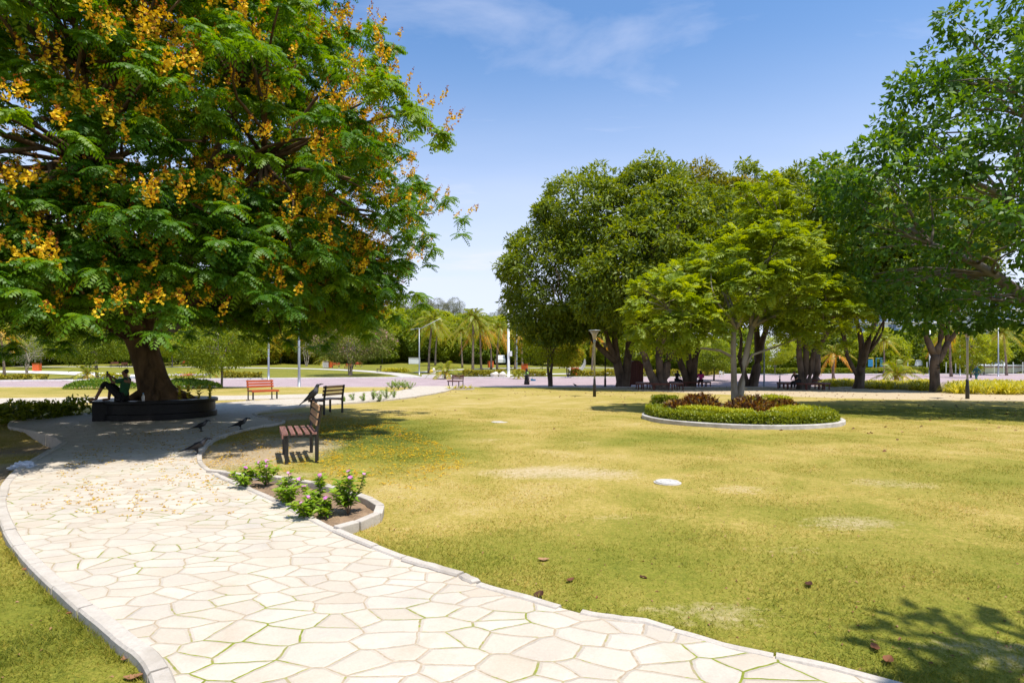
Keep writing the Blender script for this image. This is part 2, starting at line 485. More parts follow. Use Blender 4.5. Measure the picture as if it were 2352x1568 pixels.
    M['white_petal'] = leaf_mat('white_petal', [(0, (.62, .6, .56)), (1, (.78, .76, .74))], .25, .6, .2, 1.1)
    M['coral'] = leaf_mat('coral_petal', [(0, (.55, .15, .06)), (1, (.72, .34, .24))], .25, .6, .2, 1.1)
    M['petal_yellow'] = leaf_mat('petal_yellow', [(0, (.40, .20, .01)), (.5, (.66, .40, .01)), (1, (.78, .55, .03))], .2, .7, .1, 1.0)
    M['dry_leaf'] = leaf_mat('dry_leaf', [(0, (.06, .025, .015)), (.5, (.22, .09, .04)), (1, (.42, .25, .13))], .15, .7, .2, 1.1)
    M['twig'] = plain('twig', (.20, .15, .10), .8, .3, 6, 0)
    M['skin'] = plain('skin', (.23, .115, .07), .55, .1, 9, .05, .002)
    M['cloth_black'] = plain('black_cloth', (.012, .012, .014), .85, .3, 8, .2, .004)
    M['cloth_green'] = plain('green_cloth', (.02, .10, .045), .85, .2, 8, .2, .004)
    M['cloth_teal'] = plain('teal_cloth', (.02, .095, .09), .85, .2, 8, .2, .004)
    M['cloth_navy'] = plain('navy_cloth', (.02, .025, .05), .85, .2, 8, .2, .004)
    M['cloth_pink'] = plain('pink_cloth', (.52, .03, .22), .85, .3, 8, .2, .004)
    M['vest'] = plain('lime_vest', (.28, .52, .10), .7, .1, 8, .1, .004)
    M['hair'] = plain('black_hair', (.010, .009, .008), .5, .3, 20, .2, .003)
    M['blue'] = plain('blue_plastic', (.03, .22, .42), .4, .15, 4, .05, .003)
    M['green_plastic'] = plain('green_plastic', (.03, .34, .12), .4, .1, 4, .05, .003)
    M['yellow_paint'] = plain('yellow_paint', (.62, .45, .03), .45, .1, 4, .05, .003)
    M['rubber'] = plain('rubber', (.015, .015, .015), .8, .2, 8, .1, .002)
    M['white_wall'] = plain('white_render', (.74, .75, .77), .8, .08, 1.5, .1, .01)
    M['glass'] = plain('blue_glass', (.06, .13, .24), .12, .35, .8, 0, spec=.8)
    M['marble'] = plain('white_stone', (.60, .56, .48), .75, .2, 2.5, .4, .03)
    M['bag'] = plain('white_plastic_bag', (.50, .52, .56), .35, .12, 10, .3, .01)
    M['cover'] = stained('cover_cement', (.50, .48, .45), (.30, .26, .21))
    M['beak'] = plain('beak', (.010, .010, .011), .35, .2, 20, 0)
    m, nt, out = new_mat('crow_feathers')
    tc = nd(nt, 'ShaderNodeTexCoord').outputs['Object']
    sp = nd(nt, 'ShaderNodeSeparateXYZ'); nt.links.new(tc, sp.inputs[0])
    # house crow: ashy collar between black cap and black body
    t = mth(nt, 'MULTIPLY_ADD', sp.outputs[2], .6, mth(nt, 'MULTIPLY', sp.outputs[0], 1.0))
    c = ramp(nt, mth(nt, 'MULTIPLY_ADD', t, 3.0, 0.0), [(.52, (.012, .012, .015)), (.60, (.075, .07, .07)), (.70, (.06, .058, .06)), (.78, (.010, .010, .012))])
    principled(nt, out, c, .38, bump(nt, noise(nt, tc, 90, 3), .3, .004), spec=.5)
    M['crow'] = m
build_materials()

# ------------------------------------------------------------------ ground plan
def smooth_line(pts, n=6):
    P = [Vector((p[0], p[1])) for p in pts]
    out = []
    for i in range(len(P) - 1):
        p0 = P[max(i - 1, 0)]; p1 = P[i]; p2 = P[i + 1]; p3 = P[min(i + 2, len(P) - 1)]
        for k in range(n):
            t = k / n
            q = 0.5 * ((2 * p1) + (p2 - p0) * t + (2 * p0 - 5 * p1 + 4 * p2 - p3) * t * t + (3 * p1 - p0 - 3 * p2 + p3) * t ** 3)
            out.append((q.x, q.y))
    out.append((P[-1].x, P[-1].y))
    return out

LE_near = [(3.0, -4.0), (1.0, -1.0), (-.3, .8), (-1.15, 2.0)] + [at(*p) for p in [(366, 1568), (276, 1480), (160, 1380), (58, 1280), (15, 1210), (3, 1160), (18, 1115), (60, 1075), (110, 1045), (150, 1022)]]
LE_mid = [at(*p) for p in [(150, 1022), (130, 1010), (100, 1000), (60, 991), (30, 985), (24, 977), (40, 969), (110, 960), (228, 950)]]
LE_far = [at(*p) for p in [(228, 950), (330, 938), (430, 933), (494, 929), (600, 922), (700, 917), (770, 913), (850, 908), (915, 900), (950, 891), (965, 887.6)]]
RE_far = [at(*p) for p in [(1046, 887.6), (1042, 892), (1025, 899), (990, 906), (917, 917), (791, 928), (710, 934), (653, 941), (600, 948), (583, 954), (600, 961), (652, 970)]]
RE_mid = [at(*p) for p in [(652, 970), (640, 975), (581, 985), (527, 999), (486, 1015), (464, 1038), (458, 1062), (475, 1085), (520, 1110), (600, 1145), (700, 1195), (790, 1240), (930, 1298)]]
RE_near = [at(*p) for p in [(930, 1300), (1060, 1337), (1100, 1359), (1330, 1425), (1480, 1447), (1700, 1510), (1960, 1568)]] + [(2.6, 2.2), (4, 1), (6, -1.5), (8, -4)]
KL1, KL2, KL3 = smooth_line(LE_near), smooth_line(LE_mid), smooth_line(LE_far)
KR1, KR2, KR3 = smooth_line(RE_far), smooth_line(RE_mid), RE_near
PATH = KL1[:-1] + KL2[:-1] + KL3 + KR1[:-1] + KR2[:-1] + KR3
BAND = [at(*p) for p in [(-700, 925), (0, 915), (380, 911), (600, 908), (760, 904), (880, 897), (905, 903), (840, 909), (700, 914), (560, 918), (380, 922), (0, 928), (-700, 942)]]
BED = [at(*p) for p in [(472, 1088), (520, 1097), (620, 1106), (700, 1117), (770, 1135), (830, 1154), (868, 1173), (873, 1190), (846, 1207), (800, 1223), (765, 1229), (700, 1197), (600, 1147), (520, 1112)]]

def inside(poly, X, Y):
    X = np.asarray(X); Y = np.asarray(Y)
    r = np.zeros(X.shape, bool)
    n = len(poly)
    for i in range(n):
        x0, y0 = poly[i]; x1, y1 = poly[(i + 1) % n]
        c = ((y0 > Y) != (y1 > Y)) & (X < (x1 - x0) * (Y - y0) / ((y1 - y0) or 1e-9) + x0)
        r ^= c
    return r

def blob(X, Y, c, r, ang=0.0):
    dx, dy = X - c[0], Y - c[1]
    u = dx * math.cos(ang) + dy * math.sin(ang); v = -dx * math.sin(ang) + dy * math.cos(ang)
    return np.exp(-((u / r[0]) ** 2 + (v / r[1]) ** 2))

def ground_fields(X, Y):
    green = np.zeros_like(X)
    for v, r, k in [((840, 1000), (2.2, 3.6), .95), ((930, 1040), (1.6, 1.6), .6), ((690, 1050), (.5, .6), .8), ((120, 1450), (1.6, 2.0), .55), ((1000, 1290), (1.3, .8), .45),
                    ((1420, 1290), (1.5, 1.3), .5), ((1900, 1330), (1.4, .9), .4), ((2150, 945), (8, 3.5), .7), ((1600, 1010), (3.0, 1.6), .45), ((2200, 1090), (3, 2), .35),
                    ((1500, 1470), (1.2, .5), .35), ((1180, 890), (6, 3), .3), ((250, 895), (9, 4), .25), ((1800, 1170), (1.6, .8), .25), ((2050, 1500), (.9, .5), .5)]:
        green = np.maximum(green, k * blob(X, Y, at(*v), r))
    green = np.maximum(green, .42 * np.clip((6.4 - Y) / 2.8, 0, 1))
    green = np.maximum(green, .5 * np.clip((Y - 60) / 12, 0, 1))
    sand = np.zeros_like(X)
    for v, r, k in [((1290, 1085), (1.9, .9), .72), ((1200, 1090), (1.0, .4), .5), ((585, 1035), (1.7, 2.7), 1.15), ((640, 1090), (1.0, .3), .9), ((640, 957), (1.7, 2.4), 1.0), ((740, 1085), (.6, .3), .55),
                    ((1960, 1200), (1.1, .5), .62), ((2040, 1110), (1.2, .7), .55), ((2250, 1500), (.9, .35), .62), ((1640, 1410), (1.1, .4), .55), ((1450, 1190), (1.3, .5), .5), ((1850, 1260), (1.0, .4), .5), ((1130, 1010), (1.4, 1.0), .45), ((1560, 1320), (.8, .3), .42), ((820, 922), (1.6, 1.1), .8), ((900, 1170), (.3, .5), .6),
                    ((1460, 1140), (.7, .3), .4), ((1730, 1120), (1.4, .6), .5), ((1330, 1020), (2.4, 1.1), .45), ((300, 1690), (.5, .25), .5), ((1120, 965), (2.2, 1.0), .3)]:
        sand = np.maximum(sand, k * blob(X, Y, at(*v), r))
    low = np.interp(X, [2, 5, 9, 13, 18, 24, 40], [60, 40.5, 34.5, 29.5, 26.5, 24.5, 24])
    grove = np.clip((Y - low) / 2.5 + .3, 0, 1) * np.clip((45 - Y) / 2.0, 0, 1) * np.clip((X - 3) / 3, 0, 1)
    sand = np.maximum(sand, grove * .95)
    dirt = np.zeros_like(X)
    for v, r, k in [((75, 1020), (2.0, 1.7), 1.0), ((30, 1085), (.9, 1.6), .9), ((585, 1035), (1.6, 2.6), .45), ((640, 955), (1.2, 1.5), .4), ((880, 1165), (.3, .6), .8)]:
        b = k * blob(X, Y, at(*v), r)
        dirt = np.maximum(dirt, b)
    sand = np.maximum(sand, np.minimum(1, np.maximum(blob(X, Y, at(75, 1020), (2.2, 2.0)), blob(X, Y, at(30, 1085), (1.0, 1.7))) * 1.15))
    return green, sand, dirt

def spaced():
    xs = np.concatenate([np.arange(-300, -60, 12.), np.arange(-60, -22, 2.), np.arange(-22, 22, .25), np.arange(22, 60, 1.5), np.arange(60, 301, 12.), [700.]])
    xs = np.concatenate([[-700.], xs])
    ys = np.concatenate([np.arange(-60, -4, 8.), np.arange(-4, 30, .25), np.arange(30, 60, 1.0), np.arange(60, 170, 3.), np.arange(170, 420, 25.), [600., 900.]])
    return xs, ys

def add_fields(me, X, Y):
    g, s, d = ground_fields(X, Y)
    for nme, a in (('green', g), ('sand', s), ('dirt', d)):
        at_ = me.attributes.new(nme, 'FLOAT', 'POINT')
        at_.data.foreach_set('value', np.ascontiguousarray(a, np.float32))

def build_ground():
    xs, ys = spaced()
    X, Y = np.meshgrid(xs, ys)
    jit = 0.012 * np.sin(X * 3.1 + np.cos(Y * 2.3) * 2) * np.cos(Y * 2.7 + X)
    Z = tz(X, Y) + jit * (Y < 30)
    # keep the sheet below paving, soil and road
    onp = inside(PATH, X, Y) | inside(BED, X, Y)
    Z = np.where(onp, np.minimum(Z, 0) - .03, Z)
    Yf = np.interp(X, ROAD_X, ROAD_FAR); Z = np.where((Y > 43.5) & (Y < Yf - .5), Z - .12, Z)
    V = np.stack([X, Y, Z], -1).reshape(-1, 3)
    nx, ny = len(xs), len(ys)
    i = np.arange(nx * ny).reshape(ny, nx)
    F = np.stack([i[:-1, :-1], i[:-1, 1:], i[1:, 1:], i[1:, :-1]], -1).reshape(-1, 4)
    o = np_mesh('lawn', V, F, M['lawn'], smooth=True)
    add_fields(o.data, X.ravel(), Y.ravel())
    tag(o, kind='structure')

ROAD_X = [-200, -80, -54, -14, 22, 32, 60, 260]
ROAD_FAR = [52, 57, 60, 68, 69, 96, 100, 102]

def build_road():
    xs = np.arange(-200, 261, 2.0)
    n = 16
    V = []
    for x in xs:
        yf = float(np.interp(x, ROAD_X, ROAD_FAR))
        for k in range(n):
            y = 43.0 + (yf - 43.0) * k / (n - 1)
            V.append((x, y, tzf(x, y) + .004))
    F = []
    for i in range(len(xs) - 1):
        for k in range(n - 1):
            a = i * n + k
            F.append((a, a + n, a + n + 1, a + 1))
    o = np_mesh('road', np.array(V), np.array(F), M['road'], smooth=True)
    tag(o, kind='structure')
    # painted kerbs
    mb = MB()
    def strip(pts, w, h, mb, base=.25):
        for i in range(len(pts) - 1):
            (x0, y0), (x1, y1) = pts[i], pts[i + 1]
            d = Vector((x1 - x0, y1 - y0)); L = d.length; d.normalize(); p = Vector((-d.y, d.x)) * w / 2
            a0, a1 = tzf(x0, y0), tzf(x1, y1)
            vs = []
            for (x, y, z) in ((x0, y0, a0), (x1 - d.x * .01, y1 - d.y * .01, a1)):
                for s in (1, -1):
                    for zz in (z - base, z + h):
                        vs.append((x + p.x * s, y + p.y * s, zz))
            mb.add(vs, [(0, 1, 3, 2), (4, 6, 7, 5), (0, 4, 5, 1), (2, 3, 7, 6), (1, 5, 7, 3), (0, 2, 6, 4)])
    far = [(x, float(np.interp(x, ROAD_X, ROAD_FAR)) + .2) for x in np.arange(-120, 22.1, 1.0)]
    strip(far, .35, .16, mb)
    far = [(x, float(np.interp(x, ROAD_X, ROAD_FAR)) + .2) for x in np.arange(34, 200, 2.0)]
    strip(far, .35, .16, mb)
    near = [(x, 42.95) for x in np.arange(-120, -8.0, 1.0)]
    strip(near, .15, .03, mb)
    near = [(x, 42.95) for x in np.arange(-4, 150.0, 1.0)]
    strip(near, .15, .03, mb)
    tag(mb.build('road_kerb', M['white_kerb']), kind='structure')
    # side paths on the rising lawn beyond the road
    def ribbon(name, pts, w, mat, lift=.03):
        pts = smooth_line(pts, 8)
        V = []; F = []
        for i, p in enumerate(pts):
            a = Vector(pts[min(i + 1, len(pts) - 1)]) - Vector(pts[max(i - 1, 0)]); a.normalize()
            q = Vector((-a.y, a.x))
            for s in (-.5, -.17, .17, .5):
                x, y = p[0] + q.x * w * s, p[1] + q.y * w * s
                V.append((x, y, tzf(x, y) + lift))
        for i in range(len(pts) - 1):
            for k in range(3):
                a = i * 4 + k
                F.append((a, a + 1, a + 5, a + 4))
        o = np_mesh(name, np.array(V), np.array(F), mat)
        tag(o, kind='structure')
    ribbon('park_path', [(-12, 69.5), (-16, 78), (-24, 88), (-36, 96), (-60, 103), (-95, 106)], 2.6, M['concrete'])
    ribbon('park_path', [(-13.5, 82), (-8, 92), (2, 98), (18, 100)], 2.2, M['concrete'], .05)
    ribbon('park_path', [(-49, 61.5), (-47, 67), (-52, 74), (-66, 82), (-90, 88)], 5.0, M['white_kerb'], .04)
    ribbon('park_path', [(-10, 72.5), (-2, 74), (8, 78), (24, 82)], 1.8, M['white_kerb'], .06)

def build_path():
    o = MB().poly(PATH, 0.05).build('path', M['paving']); tag(o, kind='structure')
    o = MB().poly(BAND, 0.02, .06).build('side_path', M['paving']); tag(o, kind='structure')
    def kerb(name, line, w=.11, top=.068, bot=-.32, rough=.003, seg=None):
        mb = MB()
        n = len(line)
        rows = []
        for i, p in enumerate(line):
            a = Vector(line[min(i + 1, n - 1)]) - Vector(line[max(i - 1, 0)]); a.normalize()
            q = Vector((-a.y, a.x))
            j = random.uniform(-rough, rough)
            rows.append([(p[0] + q.x * s * (w / 2), p[1] + q.y * s * (w / 2), z + j) for s, z in ((1, bot), (1, top - .015), (.75, top), (-.75, top), (-1, top - .015), (-1, bot))])
        # cast in lengths with open joints between them
        d = 0.0; start = 0
        for i in range(1, n):
            d += math.dist(line[i - 1], line[i])
            if d > .55 or i == n - 1:
                dx, dy, dz = random.uniform(-.006, .006), random.uniform(-.006, .006), random.uniform(-.006, .004)
                blk = [[(p[0] + dx, p[1] + dy, p[2] + dz) for p in r] for r in rows[start:i + 1]]
                if len(blk) > 1:
                    for e, o in ((0, 1), (-1, -2)):      # pull both ends back for the joint
                        L = math.dist(blk[e][2], blk[o][2]); k = min(.4, .006 / max(L, 1e-4))
                        blk[e] = [tuple(a + (b - a) * k for a, b in zip(p, q)) for p, q in zip(blk[e], blk[o])]
                    m = len(blk)
                    F = []
                    for q in range(m - 1):
                        for k in range(5):
                            F.append((q * 6 + k, q * 6 + k + 1, q * 6 + k + 7, q * 6 + k + 6))
                    F.append((0, 1, 2, 3, 4, 5)); F.append(tuple((m - 1) * 6 + k for k in (5, 4, 3, 2, 1, 0)))
                    mb.add([c for r in blk for c in r], F)
                start = i; d = 0.0
        tag(mb.build(name, M['kerb']), kind='structure')
    kerb('path_kerb', KL1, .10); kerb('path_kerb', KL2, .10); kerb('path_kerb', KL3, .09)
    kerb('path_kerb', KR1, .09); kerb('path_kerb', KR2, .08, .07)
    for i in range(3):
        a = [KR3[0:3], KR3[2:4], KR3[3:]][i]
        pts = []
        for k in range(len(a) - 1):
            for t in np.linspace(0, 1, 7)[:-1]:
                pts.append((a[k][0] + (a[k + 1][0] - a[k][0]) * t + random.uniform(-.006, .006), a[k][1] + (a[k + 1][1] - a[k][1]) * t + random.uniform(-.006, .006)))
        pts.append(a[-1])
        if i < 2: pts = pts[:-1]
        kerb('path_kerb', pts, .085 - .01 * i, .07 - .006 * i)
    # soil of the flower bed beside the path
    b = smooth_line(BED + [BED[0]], 4)[:-1]
    cx = sum(p[0] for p in b) / len(b); cy = sum(p[1] for p in b) / len(b)
    V = [(cx, cy, .045)]; F = []
    rings = 6
    for r in range(1, rings + 1):
        k = r / rings
        for p in b:
            V.append((cx + (p[0] - cx) * k, cy + (p[1] - cy) * k, .045 - .035 * k ** 2 + random.uniform(-.012, .012)))
    n = len(b)
    tri = []
    for i in range(n):
        tri.append((0, 1 + i, 1 + (i + 1) % n))
    quads = []
    for r in range(rings - 1):
        for i in range(n):
            a = 1 + r * n + i; c = 1 + r * n + (i + 1) % n
            quads.append((a, a + n, c + n, c))
    tag(MB().add(V, tri + quads).build('bed_soil', M['soil'], smooth=True), kind='structure')
    # concrete edging blocks round it
    t = thing('garden_edging', 'curved edging of pale concrete blocks round the flower bed beside the path', 'edging', (cx, cy, 0))
    arc = smooth_line([at(*p) for p in [(480, 1092), (540, 1099), (620, 1106), (700, 1117), (770, 1135), (830, 1154), (868, 1173), (873, 1190), (846, 1207), (800, 1223), (770, 1231)]], 10)
    d = [0]
    for i in range(len(arc) - 1):
        d.append(d[-1] + math.dist(arc[i], arc[i + 1]))
    def pt(s):
        return (float(np.interp(s, d, [p[0] for p in arc])), float(np.interp(s, d, [p[1] for p in arc])))
    s = 0.0
    while s < d[-1] - .12:
        L = min(.34, d[-1] - s)
        p0, p1 = pt(s), pt(s + L - .014)
        a = math.atan2(p1[1] - p0[1], p1[0] - p0[0])
        mb = MB()
        mb.box(((p0[0] + p1[0]) / 2 - cx, (p0[1] + p1[1]) / 2 - cy, .03 + random.uniform(-.008, .008)), (L - .012, .095, .12),
               Matrix.Rotation(a + random.uniform(-.04, .04), 3, 'Z') @ Matrix.Rotation(random.uniform(-.08, .08), 3, 'X'))
        mb.build('edging_block', M['kerb'], t, bevel=.01)
        s += L

def build_grass():
    """short blades of the lawn nearest the path, too many to count"""
    n = 560000
    # density falls off with distance from the path's bend
    Y = 2.2 + 19.0 * RNG.random(n) ** 2.3
    X = (RNG.random(n) * 2 - 1) * (1.05 * Y + 1.0)
    clump = (np.sin(X * 5.1 + 1.7 * np.sin(Y * 3.3)) * np.cos(Y * 4.7 + 1.3 * np.cos(X * 2.9))) * .5 + .5
    keep = ~(inside(PATH, X, Y) | inside(BED, X, Y))
    g, s, d = ground_fields(X, Y)
    keep &= RNG.random(n) > np.clip(s * 1.15 + .10 * (1 - clump), 0, .97)
    X, Y, g = X[keep], Y[keep], g[keep]
    n0 = len(X)
    ex = []
    for ln in (KL1, KR2, [(a[0] + (b[0] - a[0]) * t, a[1] + (b[1] - a[1]) * t) for a, b in zip(KR3, KR3[1:]) for t in np.linspace(0, 1, 12)]):
        L = np.array(ln); d_ = np.diff(L, axis=0); sl = np.linalg.norm(d_, axis=1)
        k = RNG.choice(len(d_), size=9000, p=sl / sl.sum()); f = RNG.random(9000)
        nn = np.stack([-d_[k, 1], d_[k, 0]], -1) / np.maximum(sl[k], 1e-6)[:, None]
        off = np.where(RNG.random(9000) < .5, 1, -1) * (.06 + .05 * RNG.random(9000) ** 2)
        q = L[k] + d_[k] * f[:, None] + nn * off[:, None]
        gap = np.sin(q[:, 0] * 4.1 + 2 * np.sin(q[:, 1] * 3.3)) * .5 + .5
        q = q[(~inside(PATH, q[:, 0], q[:, 1])) & (~inside(BED, q[:, 0], q[:, 1])) & (q[:, 1] < 9) & (RNG.random(9000) < gap)]
        ex.append(q)
    ex = np.concatenate(ex)
    X = np.concatenate([X, ex[:, 0]]); Y = np.concatenate([Y, ex[:, 1]])
    g = ground_fields(X, Y)[0]
    n = len(X)
    Z = tz(X, Y) - .004
    h = (.009 + .019 * RNG.random(n) ** 1.6) * (1 + .6 * g)
    h *= np.where(RNG.random(n) > .985, 2.2, 1.0)
    h[n0:] = .03 + .05 * RNG.random(n - n0) ** 1.5
    w = .0022 * (.7 + .6 * RNG.random(n)) * (1 + Y / 7.0)
    an = RNG.random(n) * 2 * np.pi
    lean = h * (.5 + 1.1 * RNG.random(n)); la = RNG.random(n) * 2 * np.pi
    B = np.stack([X, Y, Z], -1)
    S = np.stack([np.cos(an), np.sin(an), np.zeros(n)], -1) * w[:, None]
    T = B + np.stack([np.cos(la) * lean, np.sin(la) * lean, h], -1)
    V = np.stack([B - S, B + S, T], 1).reshape(-1, 3)
    o = np_mesh('grass', V, np.arange(len(V)).reshape(-1, 3), M['blade'], tint=RNG.random(n))
    add_fields(o.data, np.repeat(X, 3), np.repeat(Y, 3))
    tag(o, 'short sunburnt grass blades over the lawn beside the path', 'grass', kind='stuff')

# ------------------------------------------------------------------ trees
def curve_pts(a, b, n=6, sag=0.0, wig=.12, rng=random):
    a = Vector(a); b = Vector(b); L = (b - a).length
    out = []
    off = [Vector((rng.uniform(-1, 1), rng.uniform(-1, 1), rng.uniform(-.6, .6))) * wig * L * .3 for _ in range(3)]
    for i in range(n + 1):
        t = i / n
        p = a.lerp(b, t)
        p += off[0] * math.sin(math.pi * t) + off[1] * math.sin(2 * math.pi * t) * .5
        p.z += sag * L * math.sin(math.pi * t)
        out.append(p)
    return out

def shell_points(lobes, n, rng, lo=.8, hi=1.02, flat=None, zmin=None):
    """points on the uneven outer shell of a union of ellipsoids"""
    L = np.array([[*c, *r] for c, r in lobes], float)
    area = (L[:, 3] * L[:, 4] + L[:, 4] * L[:, 5] + L[:, 3] * L[:, 5])
    got = []; cnt = 0
    while cnt < n:
        k = rng.choice(len(L), size=n * 2, p=area / area.sum())
        d = rand_dir(n * 2, rng)
        wob = 1 + .10 * np.sin(d[:, 0] * 5 + k) * np.cos(d[:, 1] * 6 + k * 2) + .07 * np.sin(d[:, 2] * 9 + d[:, 0] * 7)
        r = (lo + (hi - lo) * rng.random(n * 2) ** .6) * wob
        P = L[k, :3] + d * L[k, 3:] * r[:, None]
        ok = np.ones(len(P), bool)
        for j in range(len(L)):
            e = (((P - L[j, :3]) / L[j, 3:]) ** 2).sum(1)
            ok &= (k == j) | (e > .62)
        if zmin is not None: ok &= P[:, 2] > zmin
        got.append(np.concatenate([P, unit(d / L[k, 3:])], 1)[ok]); cnt += ok.sum()
    A = np.concatenate(got)[:n]
    return A[:, :3], A[:, 3:]

def clumped_leaves(lv, C, out, k, rad, L, W, rng, droop=.5, tlo=0., thi=1., flat=.7):
    """k leaves round every clump centre, mostly on its upper, outer side"""
    n = len(C)
    d = rand_dir(n * k, rng)
    o = np.repeat(out, k, 0)
    d = unit(d + .55 * o + np.array([0, 0, .35]))
    rr = np.repeat(rad * (.7 + .6 * rng.random(n)), k) * (.55 + .5 * rng.random(n * k))
    P = np.repeat(C, k, 0) + d * rr[:, None] * np.array([1, 1, flat])
    D = unit(d + rand_dir(n * k, rng) * .8 + np.array([0, 0, -droop]))
    N = unit(d + np.array([0, 0, .35]) + rand_dir(n * k, rng) * .6)
    ct = np.repeat(rng.random(n), k)
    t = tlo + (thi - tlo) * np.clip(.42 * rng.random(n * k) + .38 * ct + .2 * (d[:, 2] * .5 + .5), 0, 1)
    LL = L * (.7 + .6 * rng.random(n * k))
    lv.add(P, D, N, LL, W * LL / L, t, fold=.15)

def limb_to(mb, a, b, r0, r1, n=7, sag=.06, wig=.25, seg=7):
    pts = curve_pts(a, b, n, sag, wig)
    mb.tube(pts, [r0 + (r1 - r0) * (i / n) ** .8 for i in range(n + 1)], seg)
    return pts

def broad_tree(name, label, x, y, stems, lobes, leafmat, bark, seed, nclump=520, k=70, L=.30, W=.13, rad=.75, group=None, tr=.32, twigs=60, droop=.5, cat='tree', wob=.08, inner=90):
    """lobes and stem tips are given relative to the trunk's foot"""
    rng = np.random.default_rng(seed); random.seed(seed)
    if name == 'fig_tree': lobes = [((c[0], c[1], c[2] + .55), r) for c, r in lobes]
    z0 = tzf(x, y)
    t = thing(name, label, cat, (x, y, z0), 0, group)
    tb = MB()
    ends = []
    for (foot, fork, tips, r) in stems:
        pts = [Vector(foot) + Vector((0, 0, -.15))] + curve_pts(foot, fork, 5, 0, .12)
        rr = [r * 1.25, r * 1.08, r * .92] + [r * (.88 - .04 * i) for i in range(4)]
        tb.tube(pts, rr[:len(pts)], 12, wob=wob)
        for tip in tips:
            p = limb_to(tb, pts[-1] - (pts[-1] - pts[-2]) * .3, tip, r * .72, r * .18, 8, .05, .3, 8)
            ends.append(p)
    tb.build('trunk', bark, t, smooth=True)
    C, out = shell_points(lobes, nclump, rng)
    br = MB()
    allp = [q for p in ends for q in p[2:]]
    for i in rng.choice(len(C), size=min(twigs, len(C)), replace=False):
        c = Vector(C[i]) - Vector(out[i]) * .2
        a = min(allp, key=lambda q: (q - c).length + (2 if q.z > c.z else 0))
        limb_to(br, a, c, .055 * tr / .32, .012, 6, .05, .35, 5)
    if br.v:
        br.build('branch', bark, t, smooth=True)
    lv = Leaves()
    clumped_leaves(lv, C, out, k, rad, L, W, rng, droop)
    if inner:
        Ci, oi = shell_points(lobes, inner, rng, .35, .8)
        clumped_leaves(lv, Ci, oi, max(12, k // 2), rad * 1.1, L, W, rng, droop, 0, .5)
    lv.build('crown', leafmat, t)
    return t

def feather(lv, base, dirs, ups, length, pairs, pl, pw, tint, droop, rng, curl=.35):
    """pinnate fronds: arching axis with pairs of pinnae. base,dirs (n,3)"""
    n = len(base)
    side = unit(np.cross(dirs, ups))
    for i in range(pairs):
        s = (i + .7) / pairs
        # axis bends down with s
        ax = base + dirs * (length * s)[:, None] - np.array([0, 0, 1]) * (length * droop * s * s)[:, None]
        tan = unit(dirs - np.array([0, 0, 1]) * (2 * droop * s)[:, None])
        env = math.sin(math.pi * (.18 + .74 * s)) ** .7
        nrm = unit(np.cross(side, tan))
        for sg in (1, -1):
            D = unit(side * sg + tan * (.35 + .5 * s) - nrm * curl + rand_dir(n, rng) * .08)
            lv.add(ax, D, nrm + rand_dir(n, rng) * .15, pl * env * (.9 + .2 * rng.random(n)), pw * (.85 + .3 * rng.random(n)), tint + .12 * (rng.random(n) - .5), fold=.10, mid=.5)

